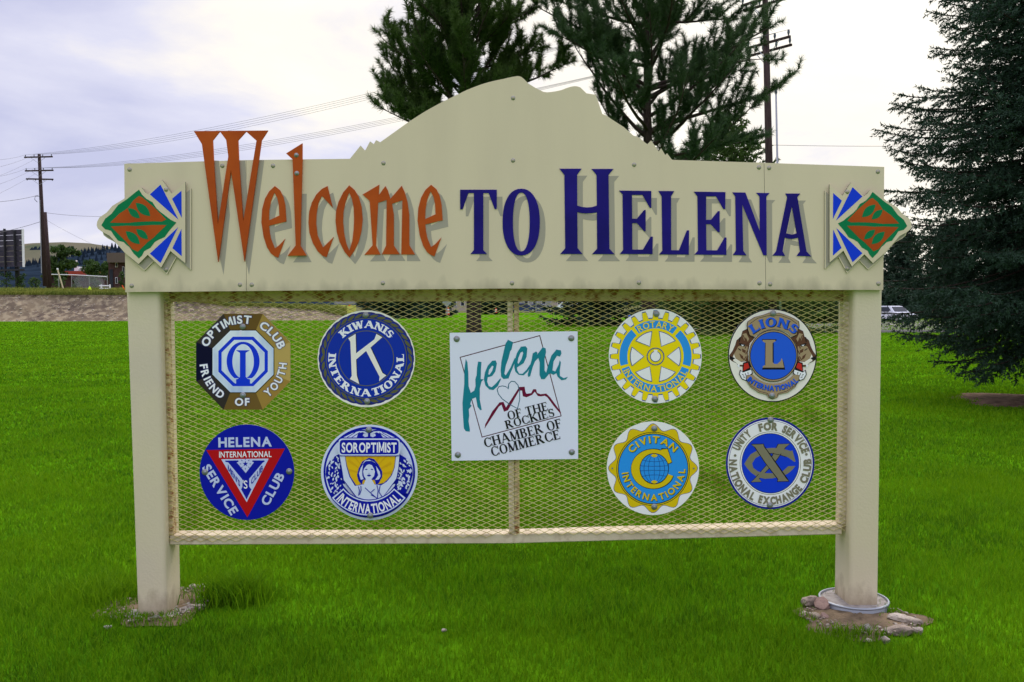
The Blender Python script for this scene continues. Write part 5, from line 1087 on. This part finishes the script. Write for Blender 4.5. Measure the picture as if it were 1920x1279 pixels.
w1 = crossarm(None, at(72, 294.5, PY-.3), -.12, 3.9, tp); w2 = crossarm(None, at(73.5, 320, PY-.3), -.12, 3.9, tp); w3 = crossarm(None, at(74.5, 336, PY-.3), .15, 3.3, tp, False)
mb = MB(); mb.tube([at(74.5, 375, PY-.4), at(78, 512, PY-.4)], .06, 5, 'pole_metal'); part('conduit', mb, tp); mb = MB(); mb.tube([at(75, 368, PY-.4), at(66, 368, PY-.4), at(65, 374, PY-.4), at(70, 379, PY-.4)], .04, 4, 'insulator'); part('cable_loop', mb, tp)
tp2, a2_, b2_ = pole('shorter bare pole leaning beside the three-armed pole', 84.5, 398, 92.5, 532, PY+3, .26)
RYp = 36.0
tr, ar, br_ = pole('tall dark utility pole rising behind the right part of the header', 1434, -28, 1450, 640, RYp, .155, 0.0)
def arm_pts(p, ang, ln, n): rot = Matrix.Rotation(ang, 3, 'Z'); return [Vector(p)+rot @ Vector((ln*(-.46+.92*k/(n-1)), 0, .3)) for k in range(n)]
ANG = R(-52)
r1 = crossarm(None, at(1431, -2, RYp-.2), ANG, 2.4, tr); r1b = crossarm(None, at(1437, 8, RYp+.2), ANG, 2.4, tr); r2 = crossarm(None, at(1440, 80, RYp-.25), ANG, 2.3, tr); r2b = crossarm(None, at(1443, 95, RYp+.25), ANG, 2.3, tr)
mb = MB(); z0_ = at(1464, 640, 38); a = at(1455, 175, 38)
t = thing('thin_mast', 'thin grey metal mast just right of the tall dark pole', 'mast', (at(1464, 640, 38).x, 38, 0)); mb.tube([(at(1464, 640, 38).x, 38, 0), (a.x, 38, a.z)], [.065, .045], 8, 'pole_metal'); part('pole', mb, t, True)
mb = MB(); mb.tube([(a.x, 38, a.z), (a.x, 38, a.z+.22)], [.07, .05], 8, 'insulator'); part('cap', mb, t)
def wire_obj(A, B, sag, label, r_=.016, n=28, group='overhead power lines'):
    r_ *= .8
    A = Vector(A); B = Vector(B); pts = [A.lerp(B, i/n)-Vector((0, 0, sag*4*(i/n)*(1-i/n))) for i in range(n+1)]; mb = MB(); mb.tube(pts, [r_*(.45+.55*min(1, (p.y)/110)) for p in pts], 4, 'wire', False); return tag(mb.obj('power_line'), label, 'power line', group)
words = ('nearest the mast end', 'second along the arm', 'third along the arm', 'at the far end of the arm')
for k in range(4):
    wire_obj(w1[k], r1[k], 1.15+.12*k, 'power line between the top arms of both poles, ' + words[k])
    wire_obj(w2[k], r2[k], 1.25+.1*k, 'power line from the left pole middle arm, ' + words[k])
for k, (sx, py) in enumerate([(0, 305), (1, 318), (2, 332)]):
    wire_obj(w1[sx], at(-60, py-6+k*12, 70), .3, 'power line running left out of the picture from the top arm, %s of three' % ('upper', 'middle', 'lower')[k])
    wire_obj(w2[sx], at(-60, py+32+k*12, 70), .3, 'power line running left out of the picture from the middle arm, %s of three' % ('upper', 'middle', 'lower')[k])
wire_obj(at(72, 366, PY), at(-60, 380, 90), .3, 'upper thick cable running left from mid height of the three-armed pole', .03)
wire_obj(at(75, 416, PY), at(-60, 446, 90), .2, 'lower thick cable running left below mid height of the three-armed pole', .035)
wire_obj(at(86, 399, PY+3), at(240, 404, 125), .3, 'cable from the short bare pole toward the sign', .025); wire_obj(at(86, 412, PY+3), at(240, 482, 150), .5, 'slack cable descending right from the short bare pole', .018)
wire_obj(r1[3], at(2250, 10, 60), .4, 'power line from the tall right pole above the spruce, upper', .022); wire_obj(at(1445, 272, RYp), at(2250, 238, 60), .5, 'power line from the tall right pole toward the spruce, lower', .018)

# billboard seen from behind
t = thing('billboard', 'dark back of a billboard with horizontal ribs at the left picture edge', 'billboard', tuple(at(20, 540, 126)))
c0 = at(-90, 452, 126); c1 = at(42, 430, 121); c2 = at(42, 500, 121); zt_, zb_ = c1.z, c2.z; d = Vector((c1.x-c0.x, c1.y-c0.y, 0)); ln = d.length; ang = math.atan2(d.y, d.x); rot = Matrix.Rotation(ang, 3, 'Z'); mid = Vector(((c0.x+c1.x)/2, (c0.y+c1.y)/2, (zt_+zb_)/2))
for k in range(7):
    hh = (zt_-zb_)/7; mb = MB(); mb.box(mid+Vector((0, 0, -3*hh+k*hh)), (ln, .15, hh-.05), 'billboard_back', rot); part('panel', mb, t)
mb = MB(); mb.box(mid+rot @ Vector((ln/2+.07, 0, 0)), (.12, .3, zt_-zb_+.1), 'white_paint', rot); part('edge_trim', mb, t)
for k in range(6):
    mb = MB(); q = mid+rot @ Vector((ln/2-1.1-k*1.9, -.35, -.6 if k % 2 else 0)); mb.box(q, (.16, .3, zt_-zb_-.2 if k % 2 == 0 else zt_-zb_+1.5), 'dark_steel', rot); part('upright', mb, t)
mb = MB(); q = mid+rot @ Vector((ln/2-1.6, .0, -(zt_-zb_)/2-.45)); mb.box(q+rot @ Vector((-3, 0, 0)), (8.5, 1.0, .22), 'dark_steel', rot); part('catwalk', mb, t)
mb = MB(); mb.tube([(q.x, q.y+.6, 3.5), (q.x, q.y+.6, zt_-1)], .32, 8, 'dark_steel'); part('leg', mb, t)

# low red building, brick building, roof unit
def px_box(name, parent, x0, y0, x1, y1, Y, dep, matn):
    a = at(x0, y0, Y); b = at(x1, y1, Y); mb = MB(); mb.box(((a.x+b.x)/2, Y+dep/2, (a.z+b.z)/2), (abs(b.x-a.x), dep, abs(a.z-b.z)), matn); return part(name, mb, parent)
t = thing('low_building', 'long low red roofed building behind the mesh fence', 'building', tuple(at(140, 536, 170)))
px_box('wall', t, 86, 517, 178, 540, 170, 10, 'brick_wall'); px_box('roof', t, 84, 508.5, 181, 517, 169, 12, 'red_paint')
for x in (100, 112, 150): px_box('window', t, x, 519, x+7, 526, 169.85, .1, 'glass_dark')
px_box('roof_unit', t, 139, 500, 147, 508, 172, 3, 'white_paint'); px_box('vent_pipe', t, 141.5, 488, 143.5, 500, 172, .4, 'white_paint'); px_box('roof_drum', t, 149, 503, 157, 509, 172, 2, 'sign_back')
t = thing('brick_building', 'dark brick building with flat brown roof just left of the header', 'building', tuple(at(225, 542, 140)))
px_box('wall', t, 203, 492, 262, 545, 140, 12, 'brick_wall'); px_box('roof', t, 200, 474, 264, 492, 139, 14, 'brown_roof')
for x, y0, y1 in ((216, 493, 501), (216, 520, 532), (229, 500, 520)): f_ = px_box('window', t, x, y0, x+4, y1, 139.8, .2, 'white_paint'); px_box('pane', f_, x+.6, y0+.8, x+3.4, y1-.8, 139.7, .1, 'glass_dark')
px_box('door', t, 205, 505, 212, 540, 139.85, .1, 'glass_dark')
# chain link fence, rail fence, stakes and marker
t = thing('chain_link_fence', 'chain link fence with pale frame left of the brick building', 'fence', tuple(at(160, 545, 118)))
for x in (94, 110, 134, 167, 201): 
    mb = MB(); a = at(x, 516 if x > 130 else 514, 118); mb.tube([(a.x, 118, a.z-3), tuple(a)], .05, 5, 'chain'); part('post', mb, t)
mb = MB(); mb.tube([at(94, 514.5, 118), at(139, 515.5, 118), at(201, 519, 118)], .06, 5, 'white_paint'); part('top_rail', mb, t)
mb = MB()
for k in range(46):
    for s_ in (0, 1):
        x = 134+k*1.5; a = at(x, 517, 118); b = at(x+(12 if s_ else -12), 541, 118)
        if 134 <= x+(12 if s_ else -12) <= 201: mb.tube([a, b], .012, 3, 'chain', False)
part('wire_mesh', mb, t)
t = thing('rail_fence', 'short white rail fence end in front of the brick building', 'fence', tuple(at(200, 545, 112)))
for y in (536, 541): mb = MB(); mb.tube([at(186, y, 112), at(206, y, 112)], .07, 5, 'white_paint'); part('rail', mb, t)
for x in (190, 206): mb = MB(); mb.tube([at(x, 547, 112), at(x, 533.5, 112)], .10, 6, 'white_paint'); part('post', mb, t)
def one(name, label, cat, build, loc=None): mb = MB(); build(mb); o = mb.obj(name); return tag(o, label, cat)
one('wooden_stake', 'tall pale stake leaning left on the grassy bank top', 'stake', lambda m: (m.tube([at(107.5, 503.5, 108), at(118.5, 541, 108)], .09, 5, 'stake_wood'), m.tube([at(107.3, 503, 108), at(108.3, 506, 108)], .12, 5, 'white_paint')))
one('thin_stake', 'thin dark stake in the gravel bank seen through the left end of the grille', 'stake', lambda m: m.tube([at(329, 556, 96), at(338.5, 602, 93)], .05, 5, 'dark_steel'))
t = thing('marker_cone', 'lime green marker cone on the dry grass near the brick building', 'cone', tuple(at(168, 549, 108)))
mb = MB(); mb.tube([at(168, 549, 108), at(168, 543, 108), at(168, 537, 108)], [.34, .22, .06], 10, 'lime_plastic'); part('cone_body', mb, t); mb = MB(); c_ = at(168, 549.5, 108); mb.box(c_, (.85, .85, .07), 'lime_plastic'); part('base', mb, t)
one('leaning_board', 'thin dark board leaning by the bank edge next to the header', 'board', lambda m: m.tube([at(229, 535, 108), at(234, 545, 108)], .07, 4, 'orange_plastic'))

# ================================================================== FAR SIDE OF THE LAWN, seen through the grille
def drum(label, px, pyb, pyt, Y, z0=None):
    b = at(px, pyb, Y); tt = at(px, pyt, Y); h = tt.z-b.z; t = thing('traffic_drum', label, 'traffic drum', tuple(b)); r_ = h*.26
    for k in range(5):
        mb = MB(); rr_ = r_*(1-.05*k); mb.tube([(b.x, Y, b.z+h*(.06+.17*k)), (b.x, Y, b.z+h*(.06+.17*(k+1)))], [rr_, rr_*.98], 12, 'orange_plastic' if k % 2 == 0 else 'white_paint'); part('band', mb, t)
    mb = MB(); mb.tube([(b.x, Y, b.z-.05), (b.x, Y, b.z+h*.06)], r_*1.4, 12, 'rubber'); part('base', mb, t)
    mb = MB(); mb.box((b.x, Y, b.z+h*.95), (r_*.8, .06, h*.09), 'orange_plastic'); part('handle', mb, t)
drum('orange and white traffic drum near the top of the K plaque', 655, 585, 572, 120); drum('orange and white traffic drum with a lamp left of the near pine trunk', 839, 591, 575, 110); drum('smaller orange drum right of the near pine trunk', 930, 587, 578, 130)
def parked(label, px, pyb, Y, wid_px, body, heading=0.0, length=4.5, name='parked_car', h=1.48):
    b = at(px, pyb, Y); z = b.z; t = thing(name, label, 'car', (b.x, Y, z)); rot = Matrix.Rotation(heading, 3, 'Z'); W = 1.8; Ln = length
    def P(x, y, zz): return Vector((b.x, Y, z))+rot @ Vector((x, y, zz))
    # car nose towards -Y local
    prof = [(-Ln/2, .30), (-Ln/2-.02, .55), (-Ln/2+.15, .74), (-Ln/2+1.1, .90), (Ln/2-.9, .95), (Ln/2-.05, .92), (Ln/2, .5), (Ln/2-.05, .28)]
    def hull(pr, w0, w1, m_):
        mb = MB(); n = len(pr); vs_ = []
        zmin, zmax = min(p[1] for p in pr), max(p[1] for p in pr)
        for s_ in (-1, 1):
            for (y, zz) in pr: w_ = w0+(w1-w0)*(zz-zmin)/(zmax-zmin); vs_.append(P(s_*w_/2, y, zz))
        mb.add(vs_, [tuple(range(n)), tuple(range(n, 2*n))[::-1]]+[(i, i+n, (i+1) % n+n, (i+1) % n) for i in range(n)], m_); return mb
    body_o = part('body', hull(prof, W, W*.96, body), t)
    cab = [(-Ln/2+1.15, .90), (-Ln/2+1.75, h-.06), (-Ln/2+2.1, h), (Ln/2-1.3, h), (Ln/2-.9, h-.08), (Ln/2-.35, .93)]
    part('cabin', hull(cab, W*.95, W*.76, body), t)
    mb = MB(); vs_ = [P(s_*w_, y, zz) for (s_, w_, y, zz) in [(-1, .76, -Ln/2+1.22, .95), (1, .76, -Ln/2+1.22, .95), (1, .66, -Ln/2+1.70, h-.1), (-1, .66, -Ln/2+1.70, h-.1)]]; vs_ = [v+rot @ Vector((0, -.03, .02)) for v in vs_]; mb.add(vs_, [(0, 1, 2, 3)], 'glass_dark'); part('windscreen', mb, t)
    for s_ in (-1, 1):
        mb = MB(); mb.add([P(s_*.885, -Ln/2+1.45, .97), P(s_*.885, Ln/2-.75, .97), P(s_*.74, Ln/2-1.15, h-.1), P(s_*.74, -Ln/2+1.95, h-.1)], [(0, 1, 2, 3)], 'glass_dark'); part('side_window', mb, t)
        mb = MB(); mb.box(P(s_*.62, -Ln/2-.02, .66), (.36, .12, .15), 'lamp_glass', rot); part('headlight', mb, t)
        mb = MB(); mb.box(P(s_*.95, -Ln/2+1.5, .98), (.16, .1, .12), body, rot); part('mirror', mb, t)
        for yy in (-Ln/2+.85, Ln/2-.85):
            mb = MB(); mb.tube([P(s_*.70, yy, .33), P(s_*.92, yy, .33)], .33, 14, 'rubber'); wv = part('wheel', mb, t); mb = MB(); mb.tube([P(s_*.9, yy, .33), P(s_*.93, yy, .33)], .2, 10, 'rim_metal'); part('rim', mb, wv)
    mb = MB(); mb.box(P(0, -Ln/2-.03, .60), (.9, .06, .14), 'rubber', rot); part('grille', mb, t)
    mb = MB(); mb.box(P(0, -Ln/2-.04, .42), (.5, .04, .11), 'lamp_glass', rot); part('number_plate', mb, t); return t
parked('white parked car beyond the road, between the right post and the spruce', 1673, 604, 76, 40, 'car_white', .35)
parked('white car parked through the grille left of the grey house shape', 822, 577, 165, 12, 'car_white', 1.2)
parked('dark blue car parked right of the centre rail', 984, 586, 140, 20, 'car_blue', 1.45); parked('dark blue car near the small pole right of the centre rail', 1012, 586, 150, 20, 'car_blue', 1.5)
t = parked('white car with rounded rear, seen through the grille left of the dark spruces', 1068, 588, 110, 26, 'car_white', 1.45, 3.9)
def house(name, label, x0, yt, x1, yb, Y, wallm, roofm, win, gable=True, dep=8):
    a = at(x0, yb, Y); b = at(x1, yt, Y); t = thing(name, label, 'building', ((a.x+b.x)/2, Y, a.z)); h = b.z-a.z; wh = h*(.62 if gable else .9); cx = (a.x+b.x)/2; w = b.x-a.x
    mb = MB(); mb.box((cx, Y+dep/2, a.z+wh/2), (w, dep, wh), wallm); part('wall', mb, t)
    mb = MB(); e_ = w*.54
    if gable: mb.add([(cx-e_, Y-.4, a.z+wh), (cx+e_, Y-.4, a.z+wh), (cx+e_*.55, Y+dep*.5, a.z+h), (cx-e_*.55, Y+dep*.5, a.z+h), (cx-e_, Y+dep+.4, a.z+wh), (cx+e_, Y+dep+.4, a.z+wh)], [(0, 1, 2, 3), (3, 2, 5, 4), (0, 3, 4), (1, 5, 2), (0, 4, 5, 1)], roofm)
    else: mb.box((cx, Y+dep/2, a.z+h*.95), (w*1.04, dep*1.04, h*.1), roofm)
    part('roof', mb, t)
    for k in range(win):
        x = cx-w*.4+w*.8*(k+.5)/win; mb = MB(); mb.box((x, Y-.03, a.z+wh*.55), (w*.4/win, .08, wh*.35), 'white_paint'); f_ = part('window', mb, t); mb = MB(); mb.box((x, Y-.09, a.z+wh*.55), (w*.32/win, .05, wh*.29), 'glass_dark'); part('pane', mb, f_)
    return t
house('distant_house', 'white walled shed through the grille above the K plaque', 627, 548, 668, 571, 150, 'grey_siding', 'roof_grey', 1, False)
house('distant_house', 'low brown building through the grille right of the gravel bank', 500, 545, 600, 566, 190, 'brick_wall', 'roof_grey', 4)
house('distant_house', 'grey sided house through the grille right of the centre rail', 972, 528, 1034, 584, 190, 'grey_siding', 'roof_grey', 3)
house('distant_house', 'tan sided house through the grille left of the dark spruces', 1036, 530, 1092, 584, 210, 'tan_siding', 'roof_grey', 3)
house('distant_house', 'pale house behind the road signs left of the near pine trunk', 842, 535, 878, 586, 220, 'tan_siding', 'roof_grey', 2)
# road signs
def road_sign(label, px, pyt, pyb, w, Y, diamond, matn):
    a = at(px, pyb, Y); b = at(px, pyt, Y); s_ = w*(Y-CAM[1])/F; t = thing('road_sign', label, 'road sign', (a.x, Y, a.z)); c_ = b.z-s_/2
    mb = MB(); mb.box((a.x, Y+.05, (a.z+b.z)/2-.1), (.10, .06, b.z-a.z-.2), 'pole_metal'); part('post', mb, t)
    mb = MB(); h_ = s_/2; lp = [(a.x-h_, c_), (a.x, c_-h_), (a.x+h_, c_), (a.x, c_+h_)] if diamond else [(a.x-h_, c_-h_*.7), (a.x+h_, c_-h_*.7), (a.x+h_, c_+h_*.7), (a.x-h_, c_+h_*.7)]
    mb.prism([lp], Y-.02, Y+.01, matn); part('sign_plate', mb, t)
road_sign('grey back of a diamond road sign left of the near pine trunk', 838, 558, 591, 18, 105, True, 'sign_back')
road_sign('pale road sign on a blue grey post close left of the near pine trunk', 855, 555, 590, 11, 115, False, 'sign_back')
road_sign('small white board on a post right of the centre rail', 1031, 576, 590, 7, 105, False, 'white_paint')
road_sign('pale sign on a tall post right of the centre rail', 1005, 553, 587, 8, 118, False, 'lamp_glass'); road_sign('pale sign on a tall post left of the parked white car in the grille', 1026, 553, 587, 6, 118, False, 'car_white')
mb = MB(); a = gp(1138, 592); b = gp(1157, 604); rs = random.Random(2); vs_ = []; n = 9
for i in range(n):
    for j in range(n):
        u_, v_ = i/(n-1), j/(n-1); vs_.append((a.x+(2.1)*u_+.4*v_, a.y-14+(-3)*v_+1.2*u_, .05+.75*math.sin(math.pi*u_)**.7*math.sin(math.pi*v_)**.5*(.7+.3*rs.random())))
mb.add(vs_, [(i*n+j, (i+1)*n+j, (i+1)*n+j+1, i*n+j+1) for i in range(n-1) for j in range(n-1)], 'tarp_blue'); o = mb.obj('blue_tarp'); tag(o, 'crumpled bright blue tarp on the grass left of the gear plaque', 'tarp')
leafy('hedge_bush', 'green hedge bush above the grille orange drum', 700, 590, 562, 60, 118, 91, 700, 'bush', size=.35)
# dark undergrowth of the far trees
leafy('shrub', 'dark shrub mass right of the lion plaque seen through the grille', 1560, 612, 556, 70, 82, 95, 800, 'bush', size=.3, matn='spruce_needle')
leafy('shrub', 'dark shrub beyond the road right of the white car', 1740, 606, 560, 70, 88, 96, 800, 'bush', size=.3, matn='spruce_needle')
leafy('shrub', 'dark shrub beyond the road at the right picture edge', 1860, 606, 556, 110, 90, 97, 1000, 'bush', size=.3, matn='spruce_needle')
